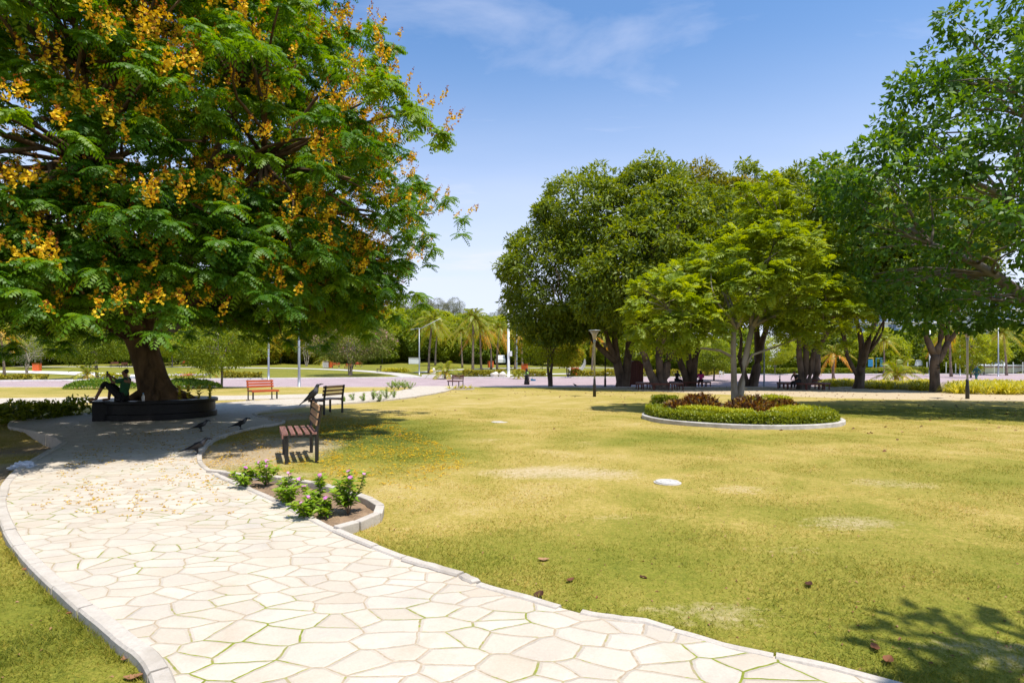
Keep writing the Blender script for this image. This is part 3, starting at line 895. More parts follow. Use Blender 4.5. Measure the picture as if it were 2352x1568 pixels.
def build_flame_tree():
    rng = np.random.default_rng(5); random.seed(5)
    x, y = -11.05, 17.7
    t = thing('flame_tree', 'huge spreading tree with feathery leaves and yellow blossom growing from the black round planter', 'tree', (x, y, 0))
    tb = MB()
    # leaning trunk
    fork = Vector((-.62, 0, 2.75))
    tb.tube([(.18, 0, .35), (.12, 0, .62), (.0, 0, .85), (-.12, 0, 1.2), (-.28, .02, 1.7), (-.45, .02, 2.25), fork, fork + Vector((-.05, 0, .25))], [.70, .58, .48, .43, .41, .40, .43, .30], 18, wob=.05)
    for k, (a, w) in enumerate([(0.2, .2), (1.4, .16), (2.5, .2), (3.9, .19), (5.1, .17)]):
        d = Vector((math.cos(a), math.sin(a), 0))
        tb.tube([Vector((.15, 0, .56)) + d * .98, Vector((.13, 0, .64)) + d * .75, Vector((.05, 0, .82)) + d * .40, Vector((-.06, 0, 1.1)) + d * .24], [.05, w * .6, w * .7, w * .5], 8)
    tb.build('trunk', M['bark_flame'], t, smooth=True)
    # crown outline: (direction azimuth, tip radius, height) of the main limbs
    limbs = []
    specs = [(185, 5.2, 4.7, .30), (205, 6.4, 6.4, .26), (150, 5.5, 6.4, .26), (95, 4.5, 7.8, .26), (40, 5.6, 6.8, .27), (8, 6.0, 6.0, .27), (-28, 6.2, 6.4, .26), (-62, 6.2, 5.6, .28), (-95, 6.2, 5.6, .26), (-128, 6.4, 5.8, .26),
             (-150, 4.0, 9.0, .24), (-70, 3.2, 9.6, .24), (20, 3.2, 10.4, .24), (120, 2.6, 10.5, .22), (-20, 4.6, 8.6, .22)]
    for az, rr, hz, r0 in specs:
        a = R(az)
        tip = Vector((math.cos(a) * rr - .2, math.sin(a) * rr * .82 - 2.0, hz))
        st = fork + Vector((math.cos(a) * .22, math.sin(a) * .22, -.12))
        lm = MB()
        mid = st.lerp(tip, .4) + Vector((0, 0, .35 * (1 if hz < 6.5 else .2)))
        pts = []
        for i in range(11):
            s = i / 10
            p = st * (1 - s) ** 2 + mid * 2 * s * (1 - s) + tip * s * s
            p += Vector((random.uniform(-1, 1), random.uniform(-1, 1), random.uniform(-.6, .6))) * .10 * (0 if i == 0 else 1)
            pts.append(p)
        lm.tube(pts, [r0 * (1 - .8 * (i / 10)) for i in range(11)], 10, wob=.05)
        lm.build('limb', M['bark_flame'], t, smooth=True)
        limbs += pts[3:]
    br = MB()
    br.tube([(.05, -.3, 2.15), (.55, -.5, 2.5), (.95, -.6, 2.75), (1.05, -.62, 2.82)], [.12, .10, .09, .08], 8, wob=.08)
    br.tube([(.86, -.57, 2.68), (1.0, -.6, 3.1), (1.15, -.6, 3.5), (1.2, -.9, 4.2)], [.075, .065, .055, .03], 8)
    br.build('broken_branch', M['bark_grey'], t, smooth=True)
    # leafy pads spread over the dome
    pads = []
    c0 = np.array([0.45, -3.5, 4.9]); rad = np.array([8.1, 7.1, 9.6])
    nP = 235
    golden = math.pi * (3 - math.sqrt(5))
    def squarish(th):              # the crown is fuller towards the path than a circle
        return (abs(math.cos(th)) ** 3 + abs(math.sin(th)) ** 3) ** (-1 / 3) if math.sin(th) < 0 else 1.0
    for i in range(nP):
        zf = 1 - (i + .5) / nP * 1.0
        th = i * golden
        s = math.sqrt(max(0, 1 - zf * zf))
        d = np.array([s * math.cos(th), s * math.sin(th), zf])
        wob = 1 + .09 * math.sin(3 * th + 2 * zf * 5) + .07 * math.sin(7 * th - zf * 9)
        p = c0 + d * rad * (wob * rng.uniform(.86, 1.02)) * np.array([(1 - .24 * zf ** .7) * squarish(th), (1 - .1 * zf) * squarish(th), 1]) + rng.normal(size=3) * .3
        pads.append((p, d, rng.uniform(.9, 1.35)))
    for i in range(240):           # the drooping skirt
        th = i * golden * 1.37
        rr = rng.uniform(.74, 1.0)
        wob = (1 + .08 * math.sin(3 * th) + .06 * math.sin(8 * th)) * squarish(th)
        p = c0 + np.array([math.cos(th) * rad[0] * .84 * rr * wob, math.sin(th) * rad[1] * .94 * rr * wob, (rng.uniform(-2.35, -.3) + .5 * max(0, math.cos(th)) ** 2 - .35 * max(0, -math.sin(th))) * (.6 + .4 * rr)])
        pads.append((p, unit(np.array([math.cos(th), math.sin(th), -.25])), rng.uniform(.8, 1.2)))
    for i in range(70):          # leaf inside the dome
        d = rand_dir(1, rng)[0]; d[2] = abs(d[2]) * .9 + .02
        p = c0 + d * rad * rng.uniform(.42, .82)
        pads.append((p, unit(d), rng.uniform(.9, 1.3)))
    lv = Leaves(); fl = Leaves()
    lv2 = Leaves()
    B = []; Dd = []; U = []; Ln = []; Tn = []
    FB = []
    for (p, d, pr) in pads:
        nr = int(rng.integers(12, 16))
        an = rng.random(nr) * 2 * np.pi; q = np.sqrt(rng.random(nr)) * pr
        off = np.stack([np.cos(an) * q, np.sin(an) * q, .42 * pr - .62 * (q / pr) ** 2 * pr + rng.normal(size=nr) * .07], -1)
        # tilt the pad to follow the dome
        k = np.array([d[0], d[1], 0]); h = np.linalg.norm(k)
        tilt = .55 * h
        if h > 1e-3:
            k = k / h
            u = off @ k
            off = off - np.outer(u * .0, k); off[:, 2] -= u * tilt * .9
        tips = p + off
        tp = rng.random()
        a = min(limbs, key=lambda s: (s - Vector(p)).length + (1.0 if s.z > p[2] + .5 else 0) + 2.2 * rng.random())
        PADS.append((a.copy(), p.copy()))
        for j in range(nr):
            nf = int(rng.integers(9, 13))
            a0 = rng.random() * 6.28
            aa = a0 + np.arange(nf) * (2 * np.pi / nf) + rng.normal(size=nf) * .22
            el = rng.uniform(-.45, .8, nf)
            dirs = np.stack([np.cos(aa) * np.cos(el), np.sin(aa) * np.cos(el), np.sin(el)], -1)
            dirs = unit(dirs + .35 * d)
            B.append(np.repeat(tips[j][None], nf, 0)); Dd.append(dirs)
            Ln.append(rng.uniform(.26, .44, nf)); Tn.append(np.clip(.2 + .45 * tp + .35 * rng.random(nf), 0, 1))
            up = (tips[j][2] - 4.0) / 9
            sunny = d[0] * .35 + d[1] * -.1
            if rng.random() < np.clip(.02 + .36 * max(0, up) ** 1.3 + .70 * max(0, sunny), 0, .8):
                FB.append((tips[j], d, rng.random()))
    B = np.concatenate(B); Dd = np.concatenate(Dd); Ln = np.concatenate(Ln); Tn = np.concatenate(Tn)
    U = np.tile(np.array([0., 0, 1.]), (len(B), 1)) + rand_dir(len(B), rng) * .15
    feather(lv, B, Dd, U, Ln, 8, .125, .042, Tn, np.full(len(B), .55), rng, curl=.45)
    lv.build('crown', M['leaf_flame'], t)
    for (p, d, tt) in FB:
        ns = int(rng.integers(3, 6))
        for s in range(ns):
            ax = unit(np.array([0, 0, 1.0]) + .55 * d + rng.normal(size=3) * .33)
            st = p + rng.normal(size=3) * np.array([.24, .24, .08]) + np.array([0, 0, .14]) + d * .10
            ln = rng.uniform(.24, .46); m = 36
            s_ = np.linspace(0, 1, m) + rng.normal(size=m) * .03
            P = st + ax * (ln * s_)[:, None] + rand_dir(m, rng) * (.055 * (1.1 - .75 * s_))[:, None]
            tn = np.where(s_ > .72, rng.random(m) * .3, np.where(rng.random(m) < .2, .3, .45 + .55 * rng.random(m)))
            sz = np.where(s_ > .72, .032, .060)
            fl.add(P, rand_dir(m, rng) + ax * .3, rand_dir(m, rng), sz, sz * .85, tn, .05)
    fl.build('blossom', M['blossom'], t)
    # leaf-bearing boughs
    bg = MB()
    for (a, p) in PADS:
        limb_to(bg, a, Vector(p) - Vector((0, 0, .2)), .06, .018, 6, .03, .35, 5)
    bg.build('bough', M['bark_flame'], t, smooth=True)
    return t
PADS = []

def build_crepe_tree():
    """pale-stemmed tree in the round hedge"""
    rng = np.random.default_rng(21); random.seed(21)
    x, y = at(1690, 941)
    t = thing('ornamental_tree', 'yellow-green tree with smooth pale twin stems standing in the round clipped hedge bed', 'tree', (x, y, 0))
    tb = MB()
    A = Vector((-.02, 0, 2.9)); Bp = Vector((.62, .1, 3.0))
    tb.tube([(-.0, 0, -.05), (-.03, 0, .3), (-.06, 0, .9), (-.08, 0, 1.6), (-.10, 0, 2.2), (-.05, .05, 2.9)], [.17, .135, .11, .10, .092, .085], 12, wob=.05)
    tb.tube([(.08, -.02, -.05), (.13, -.02, .35), (.22, 0, 1.0), (.33, .02, 1.7), (.48, .05, 2.4), (.66, .1, 3.1)], [.17, .14, .12, .11, .10, .09], 12, wob=.05)
    tb.tube([(-.08, 0, 1.9), (-.6, -.1, 2.15), (-1.4, -.2, 2.25), (-2.2, -.3, 2.7)], [.06, .05, .04, .025], 8)
    tb.tube([(.33, 0, 1.5), (.55, -.1, 2.0), (1.4, -.2, 2.3), (2.4, -.3, 2.7)], [.05, .045, .035, .02], 8)
    tb.build('trunk', M['bark_pale'], t, smooth=True)
    tips = [(-2.6, -.6, 3.6), (-1.2, -1.2, 4.0), (.3, -.6, 4.6), (1.6, -.8, 4.2), (3.0, -.4, 3.7), (.6, .6, 6.0), (1.6, .2, 6.8), (-.8, .8, 5.2), (2.4, 1.0, 5.4), (.2, 1.6, 4.8), (-1.8, 1.5, 4.2), (2.8, 1.8, 4.4)]
    limbs = []
    br = MB()
    for tp in tips:
        st = A if tp[0] < .4 else Bp
        p = limb_to(br, st, tp, .075, .02, 8, .04, .25, 7)
        limbs += p[2:]
    lobes = [((-2.6, -.3, 3.7), (1.55, 1.6, .85)), ((-1.4, .9, 4.5), (1.5, 1.7, .9)), ((.1, -1.2, 4.7), (1.4, 1.4, .9)), ((1.8, -.5, 4.2), (1.4, 1.7, .85)), ((3.0, .2, 3.9), (1.25, 1.6, .95)), ((-.3, .3, 5.4), (1.4, 1.6, .8)),
             ((1.7, .4, 5.9), (1.9, 1.7, .75)), ((1.5, .2, 7.0), (1.0, 1.1, .75)), ((2.9, .6, 5.2), (1.4, 1.5, .8)), ((.6, 2.0, 4.3), (1.8, 1.4, .9)), ((.6, .6, 4.2), (1.7, 1.7, .7)), ((-2.0, -.9, 3.25), (1.3, 1.3, .75)), ((2.7, -.8, 3.3), (1.4, 1.3, .8)), ((-3.2, -.2, 3.1), (1.0, 1.2, .6)), ((.9, -1.2, 5.2), (1.6, 1.3, .9)), ((1.2, .2, 7.6), (1.0, 1.0, .6))]
    lobes = [(c, (r[0] * .92, r[1] * .92, r[2] * 1.3)) for c, r in lobes]
    C, out = shell_points(lobes, 560, rng, .5, 1.08)
    lv = Leaves()
    nf = 11
    B = np.repeat(C, nf, 0); d = np.repeat(out, nf, 0)
    n = len(B)
    an = rng.random(n) * 2 * np.pi; el = rng.uniform(-.5, .95, n)
    dirs = unit(np.stack([np.cos(an) * np.cos(el), np.sin(an) * np.cos(el), np.sin(el)], -1) + .6 * d)
    U = np.tile(np.array([0., 0, 1.]), (n, 1)) + rand_dir(n, rng) * .6
    tn = np.clip(.1 + .45 * np.repeat(rng.random(len(C)), nf) + .4 * rng.random(n), 0, 1) * .95
    feather(lv, B, dirs, U, rng.uniform(.34, .58, n), 6, .18, .068, tn, np.full(n, .35), rng, curl=.15)
    lv.build('crown', M['leaf_crepe'], t)
    for i in rng.choice(len(C), size=90, replace=False):
        c = Vector(C[i]); a = min(limbs, key=lambda q: (q - c).length)
        limb_to(br, a, c, .022, .008, 5, .03, .3, 5)
    br.build('branch', M['bark_pale'], t, smooth=True)

def build_grove():
    G = 'fig trees of the shady grove'
    # 1: leftmost of the grove, dark dome
    x, y = at(1427, 887)
    broad_tree('fig_tree', 'leftmost dark fig tree of the grove, its low crown reaching over the road', x, y,
        [((0, 0, 0), (-.3, 0, 2.0), [(-2.6, 0, 6), (-4.5, -.6, 6), (-1.5, -1, 9)], .42), ((.25, .1, 0), (.55, .1, 2.4), [(1.2, 0, 7), (2.4, -1, 9), (.6, .8, 11)], .40)],
        [((-.2, -.6, 8.6), (6.2, 5.8, 5.2)), ((-5.0, -.4, 7.7), (4.0, 4.2, 4.5)), ((1.8, -.4, 12.2), (4.2, 4.2, 4.0)), ((-2.7, -1.0, 11.6), (3.7, 3.7, 4.0)), ((-6.0, 0, 5.3), (2.5, 3.2, 1.6)), ((1.2, -4.2, 6.6), (4.4, 2.6, 2.8))],
        M['leaf_fig'], M['bark_fig'], 101, 900, 78, .34, .13, .85, G)
    x, y = at(1514, 894)
    broad_tree('fig_tree', 'fig tree forking into three bare stems inside the round bench beside the plank bin', x, y,
        [((-.1, 0, 0), (-.9, 0, 2.0), [(-2.6, .4, 5), (-3.2, -1, 7)], .32), ((.1, .1, 0), (.0, .2, 2.4), [(.2, .5, 8), (-.8, -1, 9)], .30), ((.25, 0, 0), (.7, 0, 2.2), [(1.6, 0, 7), (2.4, -1, 6)], .31)],
        [((.2, -.3, 7.4), (4.6, 4.4, 3.4)), ((1.6, .6, 10.4), (3.8, 3.6, 3.2)), ((-2.4, -.6, 6.2), (3.0, 3.0, 2.4)), ((3.6, -.8, 6.6), (3.0, 3.2, 2.6))],
        M['leaf_fig'], M['bark_fig'], 102, 560, 72, .31, .12, .8, G)
    x, y = at(1584, 886)
    broad_tree('fig_tree', 'golden-tinted tall fig tree behind the person in pink, ringed by a round bench', x, y,
        [((-.2, 0, 0), (-.9, 0, 2.4), [(-1.6, 0, 6), (-1, 1, 9)], .30), ((0, .1, 0), (-.1, .1, 2.8), [(.2, .4, 10)], .3), ((.2, 0, 0), (.5, 0, 2.6), [(1.6, 0, 8), (2.4, -.5, 7)], .30)],
        [((.8, .4, 9.0), (5.0, 4.8, 4.4)), ((.4, .2, 13.0), (3.6, 3.6, 3.4)), ((3.4, -.4, 11.6), (3.6, 3.6, 3.4)), ((4.0, -1.5, 8.0), (3.4, 3.2, 3.0))],
        M['leaf_fig_gold'], M['bark_fig'], 103, 620, 76, .33, .13, .85, G)
    x, y = at(1728, 885)
    broad_tree('fig_tree', 'dark leaning fig trunk with the green crate at its foot', x, y,
        [((0, 0, 0), (.5, 0, 2.8), [(1.2, 0, 7), (.2, .8, 10)], .42), ((-.3, .1, 0), (-1.1, 0, 2.6), [(-2.2, 0, 7)], .22)],
        [((-.6, .4, 9.4), (5.0, 4.6, 4.4)), ((-1.2, .2, 13.2), (3.4, 3.4, 3.6)), ((2.6, 0, 12.6), (3.8, 3.6, 3.2)), ((3.2, -.8, 8.6), (3.6, 3.4, 3.4))],
        M['leaf_fig'], M['bark_fig'], 104, 560, 74, .33, .13, .85, G)
    x, y = at(1845, 893.5)
    broad_tree('fig_tree', 'thick many-stemmed fig tree with the seated dark figure on its round bench', x, y,
        [((-.25, 0, 0), (-.3, 0, 2.8), [(-1.2, 0, 6), (-2, -.6, 8)], .22), ((0, .1, 0), (.25, .1, 2.8), [(.6, .4, 8), (0, 1, 10)], .24), ((.25, 0, 0), (.9, 0, 2.9), [(2.2, 0, 6.5), (1.6, -1, 8)], .20)],
        [((.2, 0, 8.0), (4.8, 4.4, 3.8)), ((.8, .2, 11.6), (3.6, 3.4, 2.8)), ((3.4, -.2, 9.4), (3.4, 3.2, 3.0)), ((-2.4, -.4, 7.4), (3.0, 3.0, 2.6))],
        M['leaf_fig'], M['bark_fig'], 105, 560, 74, .31, .12, .8, G)
    x, y = at(1872, 880)
    broad_tree('fig_tree', 'slim fig trunk right behind the many-stemmed one, inside the rearmost round bench', x, y,
        [((0, 0, 0), (.2, 0, 2.8), [(.8, 0, 7), (-.8, 0, 8)], .40)],
        [((0, .6, 9.6), (4.4, 4.4, 3.8)), ((2.8, .6, 12.2), (3.4, 3.4, 3.0))],
        M['leaf_fig'], M['bark_fig'], 106, 300, 66, .34, .13, .85, G)
    x, y = at(1973, 892)
    broad_tree('fig_tree', 'open fig tree with a long thin branch kinking left above yellow plants', x, y,
        [((0, 0, 0), (.15, 0, 1.6), [(.3, .2, 7), (1.2, 0, 8)], .36), ((.05, 0, .6), (-.9, 0, 2.5), [(-1.4, 0, 4.4), (-1.6, -.4, 6)], .16), ((.1, 0, 1.2), (.7, 0, 2.6), [(1.8, 0, 5.5), (2.4, -.6, 6)], .17)],
        [((.2, 1.2, 8.4), (3.6, 3.2, 3.2)), ((1.2, 1.4, 11.0), (3.2, 3.0, 2.4)), ((-2.2, .8, 8.8), (2.6, 2.6, 2.4))],
        M['leaf_fig'], M['bark_fig'], 107, 520, 70, .31, .12, .8, G)
    x, y = at(2150, 900)
    broad_tree('fig_tree', 'fig tree forking once above a straight mottled trunk, left of the lamp', x, y,
        [((0, 0, 0), (-.05, 0, 2.3), [(-.1, .2, 7), (-1.2, 0, 6)], .30), ((0, 0, 1.6), (.75, 0, 3.1), [(1.4, 0, 6), (2.6, -.4, 7)], .2)],
        [((-.2, .6, 7.2), (3.0, 2.8, 2.8)), ((.8, .6, 9.4), (3.0, 2.8, 2.4)), ((-2.4, .6, 8.0), (2.4, 2.4, 2.2))],
        M['leaf_fig'], M['bark_fig'], 108, 560, 72, .29, .115, .78, G)
    # big-leaved tree whose trunk stands just beyond the right edge of the view
    broad_tree('almond_tree', 'tall large-leaved tree with loose upswept tips towering over the lamp', 19.6, 19.5,
        [((0, 0, 0), (.1, 0, 3.0), [(-3.5, -1, 7), (-4.5, 1, 6), (-2, 0, 11), (1, 0, 13), (3.5, 0, 8), (-1, -3.5, 8)], .45)],
        [((-3.4, .4, 6.2), (4.4, 4.4, 2.9)), ((-1.6, 0, 9.2), (4.2, 4.2, 2.8)), ((.6, 0, 11.6), (3.6, 3.8, 2.6)), ((1.8, 0, 14.2), (2.8, 3.0, 2.2)), ((3.6, 0, 8), (4.2, 4.4, 4.4)), ((-6.0, .4, 7.9), (2.2, 2.4, 1.0)), ((-4.6, -.2, 10.3), (1.9, 2.0, .9)),
         ((-3.0, .6, 4.6), (3.6, 4.2, 1.6)), ((-.6, -3.0, 6.6), (3.4, 2.6, 2.6)), ((-2.4, .3, 12.2), (1.7, 1.8, .9)), ((-7.2, .6, 8.6), (1.2, 1.3, .45)), ((-5.2, .2, 11.4), (1.0, 1.0, .5)), ((-3.6, 0, 13.4), (.9, 1.0, .6)), ((-1.2, .2, 15.2), (1.0, 1.0, .7)), ((-6.6, .5, 9.6), (.8, .9, .4)), ((-4.4, .6, 12.3), (.7, .8, .5))],
        M['leaf_broad'], M['bark_grey'], 120, 900, 44, .24, .12, .55, None, twigs=220, droop=.25, inner=70)
    # its neighbour, wholly outside the view, throws the shade in the near corner of the lawn
    broad_tree('almond_tree', 'low spreading large-leaved tree shading the lawn corner next to the path', 7.6, -2.35,
        [((0, 0, 0), (-.1, 0, 3.0), [(-2.2, 2.5, 6.5), (0, 1, 7.5), (2, -1, 7)], .22)],
        [((-2.1, 3.3, 6.6), (1.5, 1.0, .7)), ((-.6, .8, 7.4), (2.4, 2.0, 1.3)), ((1.2, -1.2, 7.2), (2.6, 2.2, 1.4)), ((-.2, 3.2, 6.9), (1.5, 1.2, .8))],
        M['leaf_broad'], M['bark_grey'], 121, 420, 30, .24, .12, .5, None, twigs=40, droop=.25, inner=0)

def small_tree(name, label, x, y, h, w, stem, leaf, bark, seed, group=None, n=160, k=60, L=.2, W=.09, lean=0, low=.35, multi=1):
    lobes = [((lean, 0, h * .66), (w * .42, w * .42, h * .30)), ((lean + w * .2, .1, h * .60), (w * .32, w * .34, h * .24)), ((lean - w * .22, -.1, h * .56), (w * .30, w * .34, h * .22)), ((lean, -w * .15, h * .48), (w * .34, w * .3, h * .18))]
    stems = []
    for i in range(multi):
        a = (i - (multi - 1) / 2)
        stems.append(((a * .12, 0, 0), (a * .35 + lean * .3, .05 * a, h * low), [(lean + a * .5 - .3, 0, h * .7), (lean + a * .6 + .4, .2, h * .6)], stem))
    return broad_tree(name, label, x, y, stems, lobes, leaf, bark, seed, n, k, L, W, w * .13, group, twigs=20, wob=.04, inner=30)

def make_palm(name, label, cat, trunk_h, r, nf, flen, seed, lean=.3, gold=.5, group=None):
    rng = np.random.default_rng(seed); random.seed(seed)
    t = thing(name, label, cat, (0, 0, 0), 0, group)
    pts = []; rr = []
    for i in range(11):
        s = i / 10
        pts.append((lean * s * s, .1 * math.sin(s * 3), trunk_h * s - .1 * (i == 0))); rr.append(r * (1.35 - .5 * min(1, s * 4) - .12 * s) * (1 + .05 * (i % 2)))
    MB().tube(pts, rr, 10).build('trunk', M['bark_palm'], t, smooth=True)
    top = np.array([lean, .1 * math.sin(3), trunk_h])
    ga = math.pi * (3 - math.sqrt(5))
    for grp in range(2):
        pass
    lv = Leaves(); rb = MB()
    for i in range(nf):
        a = i * ga; s = (i + .5) / nf
        el = R(82 - 105 * s)
        d = np.array([math.cos(a) * math.cos(el), math.sin(a) * math.cos(el), math.sin(el)])
        L = flen * rng.uniform(.85, 1.05) * (1.0 if s > .12 else .75)
        dr = .30 + .42 * (math.cos(el)) * rng.uniform(.8, 1.2)
        npair = 24
        side = unit(np.cross(d, [0, 0, 1.0]) + 1e-6)
        ss = (np.arange(npair) + 1.5) / (npair + 1.5)
        ax = top + d * (L * ss)[:, None] - np.array([0, 0, 1]) * (L * dr * ss ** 2.2)[:, None]
        tan = unit(d - np.array([0, 0, 1]) * (2.2 * dr * ss ** 1.2)[:, None])
        nr = unit(np.cross(np.tile(side, (npair, 1)), tan))
        env = np.sin(np.pi * (.12 + .80 * ss)) ** .6
        tn = np.clip((.15 + .35 * rng.random() + (gold * max(0, s - .45) * 1.6)) + .12 * rng.normal(size=npair), 0, 1)
        for sg in (1, -1):
            D = unit(side * sg * .8 + tan * .75 - np.array([0, 0, .45]) + rand_dir(npair, rng) * .10)
            lv.add(ax, D, nr + rand_dir(npair, rng) * .2, .62 * env * flen / 3.0, .060 * flen / 2.6, tn, .14, .4)
        rb.tube([tuple(top + d * (L * q) - np.array([0, 0, 1]) * (L * dr * q ** 2.2)) for q in np.linspace(0, 1, 7)], [.035 - .028 * q for q in np.linspace(0, 1, 7)], 5)
    lv.build('crown', M['frond'], t)
    rb.build('frond_stem', M['yellow_stem'], t, smooth=True)
    return t

M['yellow_stem'] = plain('palm_stem', (.40, .27, .05), .5, .2, 6, 0)

def build_palms():
    G = 'coconut palms along the far side of the road'
    A = make_palm('coconut_palm', 'coconut palm', 'palm', 7.2, .17, 28, 3.7, 301, .5, .5, G)
    Bp = make_palm('coconut_palm', 'coconut palm', 'palm', 6.0, .16, 24, 3.4, 302, -.4, .75, G)
    spots = [(985, 80, A, 0.3, 1.0, 'coconut palm with wide green and gold fronds right behind the bent-arm street light'),
             (1086, 77, None, 0, 1.0, 'straight-trunked coconut palm with the greenest upright top of the row'),
             (1106, 79, Bp, 1.2, 1.0, 'shorter coconut palm with orange fronds leaning against the straight-trunked one'),
             (1142, 84, 'B', 2.6, 1.05, 'coconut palm with gold fronds close to the tall white street light'),
             (1128, 93, 'A', 3.9, .95, 'slender coconut palm seen between two nearer palm trunks'),
             (1183, 90, 'B', 5.0, 1.1, 'coconut palm with amber fronds just behind the tall white street light'),
             (1200, 99, 'A', 1.9, 1.0, 'coconut palm with orange fronds half hidden by the leftmost fig crown'),
             (1062, 100, 'A', 2.2, .9, 'far coconut palm with its top showing between the two fullest palms')]
    C = make_palm('coconut_palm', 'x', 'palm', 7.5, .18, 30, 3.5, 303, .1, .35, G)
    for vx, Y, o, rz, s, lab in spots:
        src = {'A': A, 'B': Bp, None: C}.get(o, o) if (o is None or isinstance(o, str)) else o
        if isinstance(o, str): src = copy_tree(src)
        place(src, xat(vx, Y), Y, None, rz, s, lab, G)
    # palms of the paved square to the right
    G2 = 'coconut palms on the paved square'
    D = make_palm('coconut_palm', 'short coconut palm with stiff golden fronds left of the open fig tree', 'palm', 2.9, .16, 18, 2.6, 304, .1, .9, G2)
    place(D, *at(1915, 875), None, .4)
    E = make_palm('coconut_palm', 'stemless-looking young coconut palm with arching fronds behind the yellow strap-leaved plants', 'palm', .9, .15, 18, 2.9, 305, .05, .4, G2)
    place(E, *at(2060, 884.5), None, 1.0)
    for vx, Y, src, rz, s, lab in [(2185, 82, Bp, .6, 1.05, 'golden coconut palm behind the fork of the straight mottled fig trunk'), (2312, 92, A, 2.2, .95, 'orange-fronded coconut palm in front of the white apartment block'), (2030, 96, A, 4.0, .8, 'coconut palm with a thin trunk standing past the clipped hedge of the square')]:
        place(copy_tree(src), xat(vx, Y), Y, None, rz, s, lab, G2)
    for vx, vy, rz, s, lab in [(1023, 866.5, 0.5, .95, 'low young palm with drooping golden side fronds beside the small white statue'), (201, 871, 2.0, .8, 'young palm with a stubby fibrous trunk next to the leafy sapling across the road'), (485, 868, 3.2, .85, 'stout young palm half hidden behind the slim sapling at the kerb'),
                              (1190, 866, 4.2, .45, 'tiny bright green palm in the low yellow hedge by the white street light')]:
        Y = 66.0 if vy < 869 else 63.0
        place(copy_tree(E), xat(vx, Y), Y, None, rz, s, lab, 'young palms across the road')
    place(copy_tree(E), xat(745, 112), 112, None, 1.1, 1.0, 'young palm with a spray of pale fronds deep in the far lawn', 'young palms across the road')
    for vx, Y, src, rz, s, lab in [(10, 70, Bp, 1.0, .95, 'yellow-fronded coconut palm showing under the outermost boughs of the flame tree'), (1360, 80, Bp, 3.0, .9, 'coconut palm with hanging yellow-green fronds behind the slim garden lamp'), (1000, 110, A, .2, 1.05, 'far coconut palm whose spiky top shows above the bent-arm street light')]:
        place(copy_tree(src), xat(vx, Y), Y, None, rz, s, lab, G)

